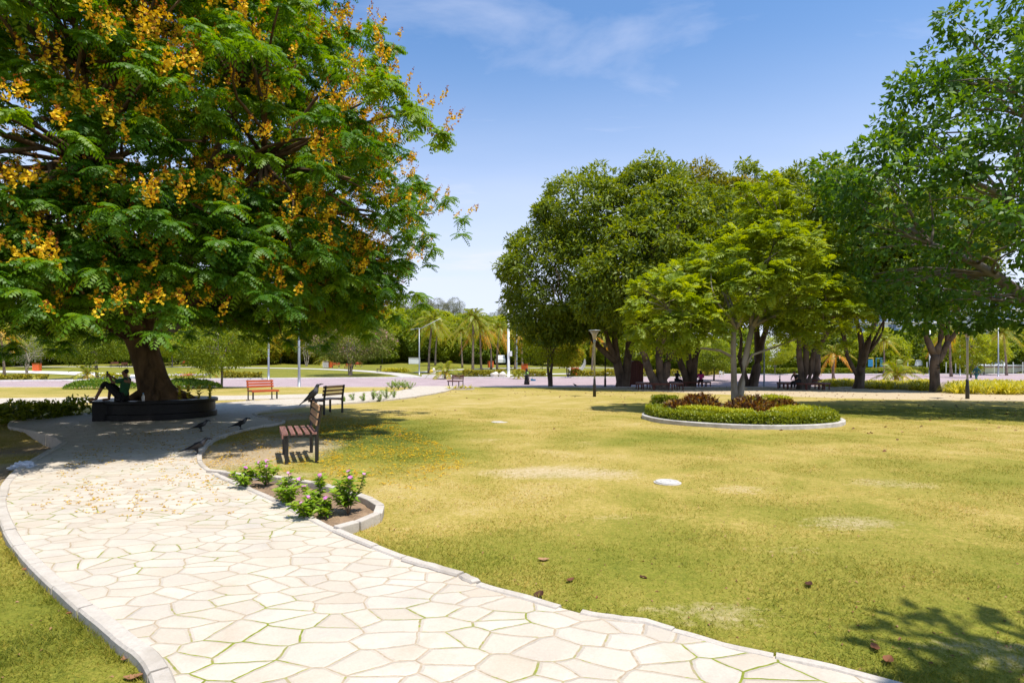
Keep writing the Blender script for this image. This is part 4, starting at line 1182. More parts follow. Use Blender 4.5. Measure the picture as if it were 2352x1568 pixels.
def build_background_trees():
    G1 = 'bushy trees of the far park'
    protos = []
    for i, (mat, seed, L) in enumerate([('leaf_bright', 401, .36), ('leaf_mid', 402, .36), ('leaf_rust', 403, .34)]):
        p = broad_tree('park_tree', 'x', 0, 0, [((-.2, 0, 0), (-.5, 0, 1.6), [(-1.6, 0, 5), (0, .5, 6)], .22), ((.2, 0, 0), (.5, 0, 1.7), [(1.8, 0, 5)], .18)],
            [((0, 0, 5.4), (4.2, 4.2, 3.6)), ((2.2, .2, 4.0), (3.3, 3.3, 2.9)), ((-2.4, -.2, 3.7), (3.2, 3.2, 2.8)), ((.2, -1.8, 3.2), (3.4, 2.9, 2.6)), ((.6, 0, 7.6), (2.4, 2.4, 1.9)), ((0, 1.5, 3.4), (3.4, 3, 2.7))], M[mat], M['bark_grey'], seed, 480, 58, L * 1.15, .21, 1.0, G1, twigs=24, inner=60)
        protos.append(p)
    for i, (mat, seed) in enumerate([('leaf_bright', 404), ('leaf_mid', 405)]):
        protos.append(small_tree('park_tree', 'x', 0, 0, 7.6, 7.4, .12, M[mat], M['bark_grey'], seed, G1, 210, 52, .26, .125, .2, .38, 1 + i))
    rnd = random.Random(5)
    names = ['bright yellow-green bushy tree', 'mid-green bushy tree', 'rust-tinted bushy tree', 'airy bright young tree', 'airy mid-green young tree']
    used = [False] * 5
    spots = []
    # rows beyond the rising lawn, left to right
    for vx, Y, kd, s in [(-150, 118, 0, 1.0), (-60, 96, 1, .85), (20, 108, 0, .95), (95, 98, 0, .85), (150, 120, 1, 1.0), (255, 128, 0, 1.05), (330, 112, 1, .95), (395, 104, 0, .85), (455, 124, 0, 1.1), (530, 138, 1, 1.15), (592, 118, 2, .95),
                         (640, 142, 0, 1.15), (700, 146, 1, 1.25), (735, 124, 2, .95), (790, 150, 1, 1.25), (850, 138, 0, 1.15), (905, 146, 0, 1.2), (950, 134, 1, 1.1), (1010, 142, 0, 1.1), (1075, 136, 1, 1.0), (1140, 130, 0, 1.0), (1215, 118, 0, .9),
                         (1290, 112, 1, .85), (1370, 120, 0, .9), (1450, 108, 0, .8), (1530, 118, 1, .85), (1625, 104, 0, .8), (1700, 122, 1, .9), (1780, 98, 0, .85), (1850, 125, 0, .9), (1935, 118, 1, .85), (2020, 112, 0, .8), (2105, 122, 1, .9),
                         (2180, 108, 0, .75), (2260, 98, 0, .8), (2330, 112, 1, .85), (2420, 104, 0, .85), (2520, 120, 1, .95), (-260, 110, 1, 1.1), (870, 122, 1, .8), (180, 132, 0, 1.0), (300, 136, 1, 1.05), (430, 140, 0, 1.1), (560, 128, 0, 1.0), (672, 130, 0, 1.0), (765, 134, 0, 1.05), (825, 128, 1, 1.0), (925, 128, 0, 1.0), (980, 126, 1, 1.0), (1040, 124, 0, .95), (1105, 122, 1, .95), (1165, 124, 0, .95), (60, 128, 1, 1.0)]:
        spots.append((vx, Y, kd, s))
    where = {}
    for i, (vx, Y, kd, s) in enumerate(spots):
        if Y <= 106 and kd < 2: kd += 3
        src = protos[kd]
        o = src if not used[kd] else copy_tree(src)
        used[kd] = True
        side = 'past the road' if vx < 1200 else 'behind the grove'
        place(o, xat(vx, Y), Y, None, rnd.uniform(0, 6.28), s * rnd.uniform(1.0, 1.16), f'{names[kd]} in the far tree line {side}', f'{["bright", "mid-green", "rust-tinted", "airy bright", "airy mid-green"][kd]} trees {side}')
    # grey casuarinas that stand taller behind
    P = broad_tree('casuarina_tree', 'x', 0, 0, [((0, 0, 0), (0, 0, 6), [(.4, 0, 13), (-.8, 0, 11), (1.2, .3, 10)], .25)],
        [((0, 0, 9.5), (3.2, 3.2, 4.5)), ((1.5, 0, 13), (1.6, 1.6, 3.2)), ((-1.6, .2, 12.4), (1.5, 1.5, 3.0)), ((.2, 0, 15), (1.1, 1.1, 2.4)), ((-2.8, 0, 10), (1.4, 1.4, 2.6)), ((3.0, 0, 10.2), (1.4, 1.4, 2.6))],
        M['leaf_grey'], M['bark_grey'], 410, 260, 46, .62, .06, .9, None, twigs=60, droop=-.3, inner=20)
    first = True
    for vx, Y, s in [(-80, 175, 1.0), (20, 170, .95), (70, 168, 1.0), (130, 172, .85), (230, 170, .8), (700, 176, .95), (790, 172, .95), (880, 168, 1.0), (925, 174, 1.06), (965, 170, 1.1), (1005, 172, 1.08), (1045, 170, 1.05), (1090, 178, .9), (1130, 176, .88), (1160, 168, .92), (1200, 176, .9), (840, 178, 1.0)]:
        o = P if first else copy_tree(P)
        first = False
        place(o, xat(vx, Y), Y, None, rnd.uniform(0, 6.28), s * rnd.uniform(.95, 1.05), 'tall grey-green wispy casuarina rising above the bushy far trees', 'casuarinas behind the far park')
    # saplings that can be told apart
    x, y = at(509, 890.5)
    small_tree('sapling', 'slim round-headed sapling on a thin grey stem behind the orange-red bench', x, y, 5.3, 5.3, .085, M['leaf_mid'], M['bark_grey'], 421, None, 300, 60, .15, .075, 0, .36)
    Y = 66.0
    small_tree('sapling', 'dense dark-leaved sapling across the road, framed by the flame tree trunk', xat(224, Y), Y, 7.6, 8.0, .2, M['leaf_mid'], M['bark_grey'], 422, None, 320, 60, .24, .12, -.4, .3)
    x, y = at(1264, 886)
    small_tree('sapling', 'young many-branched tree at the grass edge beside the person with the broom', x, y, 6.4, 5.0, .13, M['leaf_bright'], M['bark_fig'], 423, None, 130, 46, .19, .085, 0, .3, 2)
    Y = 74.0
    small_tree('blossom_tree', 'vase-shaped small tree with dusty pink blossom on the far lawn', xat(805, Y), Y, 7.2, 8.6, .09, M['leaf_pink'], M['bark_grey'], 424, None, 230, 40, .26, .12, .3, .38, 4)
    Y = 90
    small_tree('bare_tree', 'nearly leafless pale tree on the far lawn among the garden lamps', xat(704, 108), 108, 5.6, 4.0, .09, M['leaf_pink'], M['bark_pale'], 425, None, 18, 14, .22, .1, 0, .3, 3)
    small_tree('bare_tree', 'thin pale forked tree beside the orange bin across the road', xat(62, 78), 78, 5.4, 5.4, .12, M['leaf_grey'], M['bark_pale'], 426, None, 40, 20, .3, .07, 0, .25, 2)
    x = xat(1345, 72)
    small_tree('sapling', 'small bronze-leaved tree left of the crescent sculpture', xat(1305, 70), 70, 4.6, 3.4, .09, M['leaf_rust'], M['bark_fig'], 427, None, 120, 50, .2, .1, 0, .35, 2)
    small_tree('sapling', 'slender small tree on the square seen between the benches and the pale twin stems', xat(1665 - 100 + 210, 78) - 10, 78, 5.5, 5.0, .1, M['leaf_bright'], M['bark_grey'], 428, None, 150, 50, .22, .1, 0, .35, 1)
    small_tree('sapling', 'small leafy tree standing past the pink-clothed sitter', xat(1640, 62), 62, 4.4, 4.6, .1, M['leaf_mid'], M['bark_fig'], 429, None, 160, 50, .2, .09, 0, .35, 1)
    # columnar tree behind the walker on the right
    broad_tree('columnar_tree', 'narrow upright bright green tree right behind the walker in teal', xat(2230, 75), 75, [((0, 0, 0), (0, 0, 1.4), [(0, 0, 4)], .12)],
        [((0, 0, 3.4), (1.5, 1.4, 2.6)), ((.4, 0, 4.8), (1.3, 1.2, 1.6))], M['leaf_bright'], M['bark_grey'], 430, 110, 50, .26, .11, .5, None, twigs=8, inner=10)

def build_thicket():
    """undergrowth closing the far edge of the park: one mass, nobody could count it"""
    rng = np.random.default_rng(901)
    for nm, x0, x1, Y0, h, lab in (('far_thicket', -190, 16, 150, 5.5, 'dense undergrowth closing the far park below the tree line'), ('far_thicket', 14, 150, 128, 2.6, 'low undergrowth beyond the paved square')):
        n = 60000 if x0 < 0 else 26000
        X = rng.uniform(x0, x1, n)
        top = h * (.75 + .25 * np.sin(X * .31) * np.cos(X * .13 + 1) + .12 * np.sin(X * 1.7))
        q = rng.random(n)
        Yy = Y0 + 6 * np.sin(X * .05) + rng.uniform(-2.5, 2.5, n) * np.sqrt(1 - q * .8)
        Z = tz(X, Yy) + top * q
        N = unit(np.stack([rng.normal(size=n) * .5, -1 + rng.normal(size=n) * .5, .7 + rng.random(n)], -1))
        lv = Leaves()
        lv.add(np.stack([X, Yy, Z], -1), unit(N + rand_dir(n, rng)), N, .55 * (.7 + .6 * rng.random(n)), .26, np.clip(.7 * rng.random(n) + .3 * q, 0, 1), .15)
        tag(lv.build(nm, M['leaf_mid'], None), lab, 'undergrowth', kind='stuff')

# ------------------------------------------------------------------ benches, lamps, bins
def make_bench(label, slat, backslat, group, seat_n=5, lean_col='black_metal', feet=False):
    """bench: sits along local x, faces -y"""
    t = thing('park_bench', label, 'bench', (0, 0, 0), 0, group)
    Lb, d = 1.26, .46
    for i in range(seat_n):
        y = -.22 + i * (.44 / (seat_n - 1))
        MB().box((0, y, .490), (Lb, .072, .034)).build('seat_slat', M[slat], t, bevel=.004)
    MB().box((0, -.268, .462), (Lb, .024, .088)).build('seat_slat', M[slat], t, bevel=.004)
    rot = Matrix.Rotation(R(-9), 3, 'X')
    for i, z in enumerate((.66, .78, .90)):
        yy = .225 + (z - .5) * math.tan(R(9))
        MB().box((0, yy, z), (Lb, .028, .088), rot).build('back_slat', M[backslat], t, bevel=.004)
    for sx in (-1, 1):
        x = sx * (Lb / 2 - .075)
        MB().box((x, -.205, .216), (.055, .055, .46)).build('leg', M[lean_col], t, bevel=.004)
        mb = MB()
        a = math.tan(R(9))
        mb.tube([(x, .262, -.012), (x, .262, .50), (x, .262 + .44 * a, .955)], .036, 4)
        mb.build('leg', M[lean_col], t)
        MB().box((x, .01, .452), (.05, .42, .04)).build('side_rail', M[lean_col], t, bevel=.003)
        if feet:
            for y in (-.205, .262):
                MB().box((x, y, .03), (.14, .14, .09)).build('foot_block', M['kerb'], t, bevel=.008)
    return t

def build_benches():
    a = make_bench('weathered slatted bench beside the flower bed, a crow perched on its back', 'slat_weathered', 'slat_back', 'park benches')
    rx = [at(728, 1061.7), at(715, 1039.6)]
    ang = math.atan2(rx[1][1] - rx[0][1], rx[1][0] - rx[0][0])      # length axis
    rz = ang - math.pi                                             # faces the path
    rz = ang + math.pi
    c = Vector(rx[0]).lerp(Vector(rx[1]), .5)
    fx = Vector((math.sin(rz), -math.cos(rz)))
    place(a, c.x + fx.x * .262, c.y + fx.y * .262, .0, rz)
    global NEAR_BENCH
    NEAR_BENCH = (c.x + fx.x * .262, c.y + fx.y * .262, rz)
    b = make_bench('dark bench with honey-coloured back slats, just behind the bench with the crow', 'slat_weathered', 'slat_back', 'park benches')
    p0, p1 = Vector(at(749, 952.2)), Vector(at(782, 947.3))
    rz = math.atan2(p1.y - p0.y, p1.x - p0.x) + math.pi
    c = p0.lerp(p1, .5); fx = Vector((math.sin(rz), -math.cos(rz)))
    place(b, c.x + fx.x * .262, c.y + fx.y * .262, 0, rz)
    o = make_bench('bright orange-red bench on concrete feet beside the black round planter', 'slat_red', 'slat_red', 'park benches', feet=True)
    x, y = at(604, 920.5)
    place(o, x, y, 0, R(50))
    d = make_bench('small dark red bench at the tip of the pale path, by the road', 'slat_dark', 'slat_dark', 'park benches')
    x, y = at(1046, 887.5)
    place(d, x, y, None, R(-38))
    far = [(425, 112, R(8), 'o', 'orange-red bench on the far lawn just right of the flame tree trunk'),
           (612, 118, R(5), 'd', 'far dark bench between the two grey street light poles'),
           (771, 98, R(4), 'o', 'orange bench on the far lawn right next to the pale litter bin'),
           (800, 93, R(-14), 'o', 'orange bench partly hidden by the vase-shaped pink blossom tree'),
           (824, 104, R(10), 'o', 'orange bench seen through the stems of the pink blossom tree'),
           (870, 84, R(-70), 'd', 'dark bench seen end-on where the far path meets the lawn'),
           (890, 122, R(6), 'o', 'tiny orange bench at the foot of the grassy mound'),
           (283, 100, R(-8), 'd', 'dark bench on the far lawn just left of the flame tree trunk'),
           (262, 104, R(15), 'd', 'dark bench under the yellow tree behind the seated person'),
           (1170, 92, R(70), 'd', 'dark bench on the lawn behind the tall white street light')]
    for vx, Y, rz, k, lab in far:
        place(copy_tree(o if k == 'o' else d), xat(vx, Y), Y, None, rz, 1, lab, 'park benches')

def build_ring_benches():
    G = 'round benches of the grove'
    def ring(label):
        t = thing('ring_bench', label, 'bench', (0, 0, 0), 0, G)
        n = 8; r0, r1 = 1.12, 1.68
        for i in range(n):
            a0, a1 = 2 * math.pi * (i + .02) / n, 2 * math.pi * (i + .98) / n
            mb = MB()
            for k in range(4):
                q0 = r0 + (r1 - r0) * k / 4; q1 = q0 + (r1 - r0) / 4 - .02
                vs = []
                for z in (.42, .46):
                    for (q, a) in ((q0, a0), (q1, a0), (q1, a1), (q0, a1)):
                        vs.append((q * math.cos(a), q * math.sin(a), z))
                mb.add(vs, [(3, 2, 1, 0), (4, 5, 6, 7), (0, 1, 5, 4), (1, 2, 6, 5), (2, 3, 7, 6), (3, 0, 4, 7)])
            mb.build('seat', M['slat_dark'], t)
            am = (a0 + a1) / 2
            for da in (-.30,):
                for q in (r0 + .08, r1 - .1):
                    MB().box((q * math.cos(am + da), q * math.sin(am + da), .2), (.06, .06, .44)).build('leg', M['slat_dark'], t)
            vs = []
            for z in (.36, .418):
                for (q, a) in ((r1 - .05, a0), (r1 - .01, a0), (r1 - .01, a1), (r1 - .05, a1)):
                    vs.append((q * math.cos(a), q * math.sin(a), z))
            MB().add(vs, [(3, 2, 1, 0), (4, 5, 6, 7), (0, 1, 5, 4), (1, 2, 6, 5), (2, 3, 7, 6), (3, 0, 4, 7)]).build('apron', M['slat_dark'], t)
        return t
    a = ring('round dark red bench closest to the plank bin, circling the three-stemmed fig')
    place(a, *at(1514, 894), None, .2)
    for v, lab in [((1584, 886), 'round dark bench on which the person in pink sits'), ((1845, 893.5), 'round dark red bench carrying the dark seated figure with a bicycle at its side'), ((1880, 880), 'round bench rearmost in the grove, half hidden by the many-stemmed fig')]:
        place(copy_tree(a), *at(*v), None, .2 if v[0] < 1800 else .35, 1, lab, G)

def garden_lamp(label, black=False, group='garden lamps'):
    t = thing('garden_lamp', label, 'lamp', (0, 0, 0), 0, group)
    MB().lathe([(.085, -.05), (.085, .52), (.08, .56), (.085, .60), (.070, .66), (.058, .9), (.052, .95)], seg=16).build('base', M['black_metal'], t, smooth=True)
    m = M['black_metal'] if black else M['grey_metal']
    MB().lathe([(.046, .95), (.046, 2.8), (.064, 2.82), (.064, 2.95), (.045, 2.97)], seg=14).build('pole', m, t, smooth=True)
    MB().lathe([(.07, 2.97), (.09, 3.05), (.13, 3.22), (.25, 3.42)], seg=20).build('lamp_shade', M['lamp_glass'], t, smooth=True)
    MB().lathe([(.30, 3.415), (.31, 3.44), (.28, 3.46), (.05, 3.475)], seg=20).build('lamp_cap', M['grey_metal'], t, smooth=True)
    return t

def build_lamps():
    a = garden_lamp('black-footed garden lamp standing alone on the lawn left of the grove')
    place(a, *at(1365.5, 910.5), None)
    place(copy_tree(a), *at(2222, 915.5), None, 0, 1.0, 'black-footed garden lamp on the sand in front of yellow strap-leaved plants')
    b = garden_lamp('slim all-black garden lamp at the road edge behind the leftmost fig trunk', True)
    place(b, *at(1390, 887), None)
    for vx, Y, lab in [(735, 116, 'far garden lamp with a pale head right of the nearer grey street light pole'), (645, 120, 'far garden lamp with a pale head between the two grey street light poles'), (878, 118, 'far garden lamp with a pale head on the grassy mound'), (433, 116, 'far garden lamp just behind the broken branch of the flame tree')]:
        place(copy_tree(a), xat(vx, Y), Y, None, 0, 1, lab)
    # street lights
    def street(label, h, r, arms, col, box=False):
        t = thing('street_light', label, 'street light', (0, 0, 0), 0, 'street lights')
        MB().lathe([(r * 1.9, -.1), (r * 1.9, .03), (r * 1.15, .05), (r * 1.1, .9), (r, 1.0), (r * .62, h)], seg=12).build('pole', col, t, smooth=True)
        for (dx, dy, dz, curved) in arms:
            if curved:
                pts = [(0, 0, h - .1), (dx * .12, dy * .12, h + dz * .45), (dx * .4, dy * .4, h + dz * .8), (dx, dy, h + dz)]
            else:
                pts = [(0, 0, h - .12), (dx * .12, dy * .12, h + .02), (dx, dy, h + dz)]
            MB().tube(pts, [r * .6, r * .55] + [r * .45] * (len(pts) - 2), 8).build('arm', col, t, smooth=True)
            e = Vector(pts[-1]); d = (e - Vector(pts[-2])).normalized()
            a = math.atan2(d.y, d.x)
            rot = Matrix.Rotation(a, 3, 'Z') @ Matrix.Rotation(-math.asin(d.z), 3, 'Y')
            MB().box(e + d * .22, (.6, .16, .07), rot).build('lamp_head', M['white_metal'], t, bevel=.01)
        if box:
            MB().box((.26, -.12, 2.9), (.36, .22, .62)).build('control_box', M['white_metal'], t, bevel=.015)
        return t
    place(street('tall white street light with curved arms and a small control box', 8.6, .17, [(-.45, 0, .9, True), (1.2, 0, .8, True)], M['white_metal'], True), xat(1168, 70), 70, None)
    place(street('slender grey street light with one long bent-up arm before the palms', 6.2, .09, [(2.4, 0, 1.1, False), (-.9, .8, -.05, False)], M['grey_metal']), xat(963, 76), 76, None)
    x, y = at(687, 886.5)
    place(street('grey street light pole at the near kerb behind the orange-red bench', 8.6, .10, [(0, 1.6, .6, False)], M['grey_metal']), x, 43.3 if y < 43 else y, None)
    place(street('grey street light pole on the far kerb, second of the pair left of it', 8.8, .11, [(0, -1.6, .6, False)], M['grey_metal']), xat(617, 64), 64, None)
    place(street('thin grey pole light at the road edge right of the pale twin-stemmed tree', 4.6, .06, [(0, 1.0, .4, False)], M['grey_metal']), xat(1755, 46.5), 46.5, None)
    place(street('grey street light with a short arm among the orange palms', 7.0, .09, [(1.0, 0, .6, False)], M['grey_metal']), xat(1187, 82), 82, None)
    place(street('white street light pole behind the open fig tree on the square', 7.5, .12, [(1.2, 0, .7, True)], M['white_metal'], True), xat(2136, 86), 86, None)
    place(street('grey street light with a globe-like head in front of the white boats', 7.6, .09, [(-1.2, 0, .5, False)], M['grey_metal']), xat(2293, 84), 84, None)
    place(street('grey street light pole near the boats beside the slender lamp', 7.0, .08, [(.9, 0, .5, False)], M['grey_metal']), xat(2205, 88), 88, None)

def build_bins():
    # plank enclosure under the figs
    x, y = at(1457, 884.5)
    t = thing('litter_bin', 'tall dark red plank litter bin with a chamfered roof, between two fig trees', 'litter bin', (x, y, tzf(x, y)), R(12))
    for i in range(6):
        px = -.5 + i * .2
        h = 1.95 - max(0, abs(px) - .28) * 1.1
        for s in (-1, 1):
            MB().box((px, s * .38, .2 + h / 2), (.188, .04, h)).build('plank', M['wood_bin'], t, bevel=.006)
    for s in (-1, 1):
        for k in range(4):
            MB().box((s * .615, -.28 + k * .187, 1.02), (.04, .176, 1.62)).build('plank', M['wood_bin'], t, bevel=.006)
    for s in (-1, 1):
        MB().box((s * .44, 0, 1.99), (.52, .84, .05), Matrix.Rotation(s * R(35), 3, 'Y')).build('roof', M['wood_bin'], t, bevel=.006)
    MB().box((0, 0, 2.17), (.50, .86, .05)).build('roof', M['wood_bin'], t, bevel=.006)
    for sx in (-1, 1):
        for sy in (-1, 1):
            MB().box((sx * .5, sy * .32, .1), (.09, .09, .22)).build('leg', M['wood_bin'], t)
    def orange_bin(label, mat='orange'):
        t = thing('litter_bin', label, 'litter bin', (0, 0, 0), 0, 'orange litter bins')
        for i in range(5):
            for s in (-1, 1):
                MB().box((-.32 + i * .16, s * .40, .55), (.145, .03, .95)).build('plank', M[mat], t)
                MB().box((s * .40, -.32 + i * .16, .55), (.03, .145, .95)).build('plank', M[mat], t)
        MB().box((0, 0, 1.17), (.86, .86, .05)).build('lid', M[mat], t, bevel=.01)
        for sx in (-1, 1):
            MB().box((sx * .36, -.36, 1.08), (.06, .06, .14)).build('post', M[mat], t)
            MB().box((sx * .36, .36, 1.08), (.06, .06, .14)).build('post', M[mat], t)
        MB().lathe([(.33, .1), (.33, 1.0), (.30, 1.0), (.30, .9)], seg=14).build('liner', M['black_metal'], t)
        return t
    o = orange_bin('orange slatted litter bin on the lawn across the road, near the pale forked tree')
    place(o, xat(85, 86), 86, None, .2)
    for vx, Y, lab in [(1205, 84, 'orange litter bin on the lawn above the head of the person with the broom'), (1127, 100, 'far orange litter bin between the palm trunks'), (757, 99, 'orange litter bin beside the pale one on the far lawn'), (1320, 74, 'orange litter bin behind the young tree at the grass edge')]:
        place(copy_tree(o), xat(vx, Y), Y, None, random.uniform(-.4, .4), 1, lab)
    p = orange_bin('pale stone-grey litter bin next to an orange one on the far lawn', 'concrete')
    place(p, xat(748, 98), 98, None, .1)

# ------------------------------------------------------------------ people
def skin_body(name, joints, edges, mat, parent, sub=2):
    """one continuous surface grown over a joint skeleton; first joint is the root"""
    names = list(joints)
    me = bpy.data.meshes.new(name)
    me.from_pydata([joints[n][0] for n in names], [(names.index(a), names.index(b)) for a, b in edges], [])
    o = bpy.data.objects.new(name, me); COL.objects.link(o)
    md = o.modifiers.new('s', 'SKIN'); md.use_smooth_shade = True; md.branch_smoothing = .4
    sv = me.skin_vertices[0].data
    for i, n in enumerate(names):
        r = joints[n][1]
        sv[i].radius = (r, r) if not hasattr(r, '__len__') else r
    sv[0].use_root = True
    s = o.modifiers.new('d', 'SUBSURF'); s.levels = sub; s.render_levels = sub
    dg = bpy.context.evaluated_depsgraph_get()
    m2 = bpy.data.meshes.new_from_object(o.evaluated_get(dg))
    o.modifiers.clear(); o.data = m2
    bpy.data.meshes.remove(me)
    m2.name = name
    m2.materials.clear(); m2.materials.append(M[mat])
    m2.polygons.foreach_set('use_smooth', np.ones(len(m2.polygons), dtype=bool))
    o.parent = parent
    return o

def make_person(label, loc, rz, J, top, bottom, hair='short', sleeves='short', longskirt=False, vest=None, shoes='black_metal', group=None, scarf=None, cat='person', bare=False):
    """J: pose joints in metres, person faces -y in local space"""
    t = thing('person', label, cat, loc, rz, group)
    V = {k: Vector(v) for k, v in J.items()}
    hd = V['head']
    up = (V['head'] - V['neck']).normalized()
    fwd = V.get('look', Vector((0, -1, 0))).normalized()
    side = up.cross(fwd).normalized()
    fwd = side.cross(up).normalized() * 1
    j = {'pelvis': (V['pelvis'], .115), 'spine': (V['pelvis'].lerp(V['chest'], .5), .105), 'chest': (V['chest'], .125), 'neck': (V['neck'], .055), 'skull': (hd - up * .03 + fwd * .01, .078), 'crown': (hd + up * .075 - fwd * .01, .066)}
    e = [('pelvis', 'spine'), ('spine', 'chest'), ('chest', 'neck'), ('neck', 'skull'), ('skull', 'crown')]
    j['nose'] = (hd - up * .035 + fwd * .088, .018); e.append(('skull', 'nose'))
    for s in 'LR':
        j['sh' + s] = (V['sh' + s], .058); j['el' + s] = (V['el' + s], .041); j['wr' + s] = (V['wr' + s], .028)
        j['hip' + s] = (V['hip' + s], .092); j['kn' + s] = (V['kn' + s], .058); j['an' + s] = (V['an' + s], .040)
        f = V.get('toe' + s, V['an' + s] + Vector((0, -.17, -.06)))
        j['heel' + s] = (V['an' + s] + Vector((0, .01, -.035)), .042); j['toe' + s] = (f, .032)
        e += [('chest', 'sh' + s), ('sh' + s, 'el' + s), ('el' + s, 'wr' + s), ('pelvis', 'hip' + s), ('hip' + s, 'kn' + s), ('kn' + s, 'an' + s), ('an' + s, 'heel' + s), ('heel' + s, 'toe' + s)]
        # hand: palm, four unequal bent fingers and a thumb
        d = (V['wr' + s] - V['el' + s]).normalized()
        a = d.cross(Vector((0, 0, 1)));
        if a.length < .2: a = d.cross(Vector((0, 1, 0)))
        a.normalize(); nrm = a.cross(d).normalized() * -1
        palm = V['wr' + s] + d * .055
        j['palm' + s] = (palm, (.034, .02)); e.append(('wr' + s, 'palm' + s))
        for k, (o_, L) in enumerate([(-.026, .062), (-.009, .074), (.009, .07), (.026, .054)]):
            b = palm + d * .032 + a * o_
            j[f'fa{k}{s}'] = (b, .0095); j[f'fb{k}{s}'] = (b + d * L * .5 + nrm * .008, .0088); j[f'fc{k}{s}'] = (b + d * L * .85 + nrm * .03, .008)
            e += [('palm' + s, f'fa{k}{s}'), (f'fa{k}{s}', f'fb{k}{s}'), (f'fb{k}{s}', f'fc{k}{s}')]
        j['ta' + s] = (palm - a * .034 - d * .008 + nrm * .008, .011); j['tb' + s] = (palm - a * .055 + d * .03 + nrm * .02, .009)
        e += [('palm' + s, 'ta' + s), ('ta' + s, 'tb' + s)]
    skin_body('body', j, e, 'skin', t)
    for s in (-1, 1):
        MB().ball(hd + fwd * .072 + side * .030 * s + up * .0, .011, 8, 6).build('eye', M['hair'], t, smooth=True)
        MB().ball(hd + side * .082 * s - up * .015, (.014, .026, .032), 8, 6).build('ear', M['skin'], t, smooth=True)
    MB().box(hd + fwd * .074 - up * .078, (.045, .012, .01)).build('mouth', M['slat_dark'], t)
    c = {'pelvis': (V['pelvis'], .142), 'spine': (V['pelvis'].lerp(V['chest'], .5), .128), 'chest': (V['chest'], .150), 'collar': (V['neck'] - up * .05, .085)}
    ce = [('pelvis', 'spine'), ('spine', 'chest'), ('chest', 'collar')]
    for s in 'LR':
        c['sh' + s] = (V['sh' + s], .078)
        ce.append(('chest', 'sh' + s))
        if sleeves == 'short':
            c['el' + s] = (V['sh' + s].lerp(V['el' + s], .75), .060)
        else:
            c['el' + s] = (V['el' + s], .055); c['wr' + s] = (V['el' + s].lerp(V['wr' + s], .92), .040)
            ce.append(('el' + s, 'wr' + s))
        ce.append(('sh' + s, 'el' + s))
    skin_body('shirt', c, ce, top, t)
    if longskirt:
        p = V['pelvis']; z0 = .03
        prof = [(.27, z0 - p.z), (.25, .25 - p.z), (.20, .55 - p.z), (.165, p.z * .0 - .02), (.15, .12)]
        MB().lathe(prof, p, 18).build('skirt', M[bottom], t, smooth=True)
    else:
        c = {'pelvis': (V['pelvis'] - Vector((0, 0, .01)), .140)}; ce = []
        for s in 'LR':
            c['hip' + s] = (V['hip' + s], .108); c['kn' + s] = (V['kn' + s], .078)
            end = .92 if not bare else .42
            c['cuff' + s] = (V['kn' + s].lerp(V['an' + s], end), .062)
            ce += [('pelvis', 'hip' + s), ('hip' + s, 'kn' + s), ('kn' + s, 'cuff' + s)]
        skin_body('trousers', c, ce, bottom, t)
    if scarf:
        sc = {'a': (hd + up * .055 - fwd * .02, .098), 'b': (hd - up * .02 - fwd * .045, .088), 'c': (V['neck'] - fwd * .02, .105), 'd': (V['chest'] + up * .07, .15)}
        skin_body('head_scarf', sc, [('a', 'b'), ('b', 'c'), ('c', 'd')], scarf, t)
    else:
        h = {'a': (hd + up * .070 - fwd * .008, .080), 'b': (hd + up * .02 - fwd * .042, .076), 'c': (hd - up * (.06 if hair == 'short' else .2) - fwd * .055, .05)}
        skin_body('hair', h, [('a', 'b'), ('b', 'c')], 'hair', t)
    if vest:
        vv = {'a': (V['pelvis'] + up * .02, .20), 'b': (V['pelvis'].lerp(V['chest'], .6), .19), 'c': (V['chest'] + up * .05, .205)}
        skin_body('vest', vv, [('a', 'b'), ('b', 'c')], vest, t)
    return t

STAND = dict(pelvis=(0, 0, .90), chest=(0, .01, 1.24), neck=(0, .0, 1.44), head=(0, -.02, 1.58), shL=(.18, .01, 1.36), elL=(.23, .03, 1.09), wrL=(.22, -.08, .86), shR=(-.18, .01, 1.36), elR=(-.23, .03, 1.09), wrR=(-.22, -.08, .86),
             hipL=(.09, 0, .85), knL=(.10, -.02, .47), anL=(.10, .02, .09), hipR=(-.09, 0, .85), knR=(-.10, -.02, .47), anR=(-.10, .02, .09))

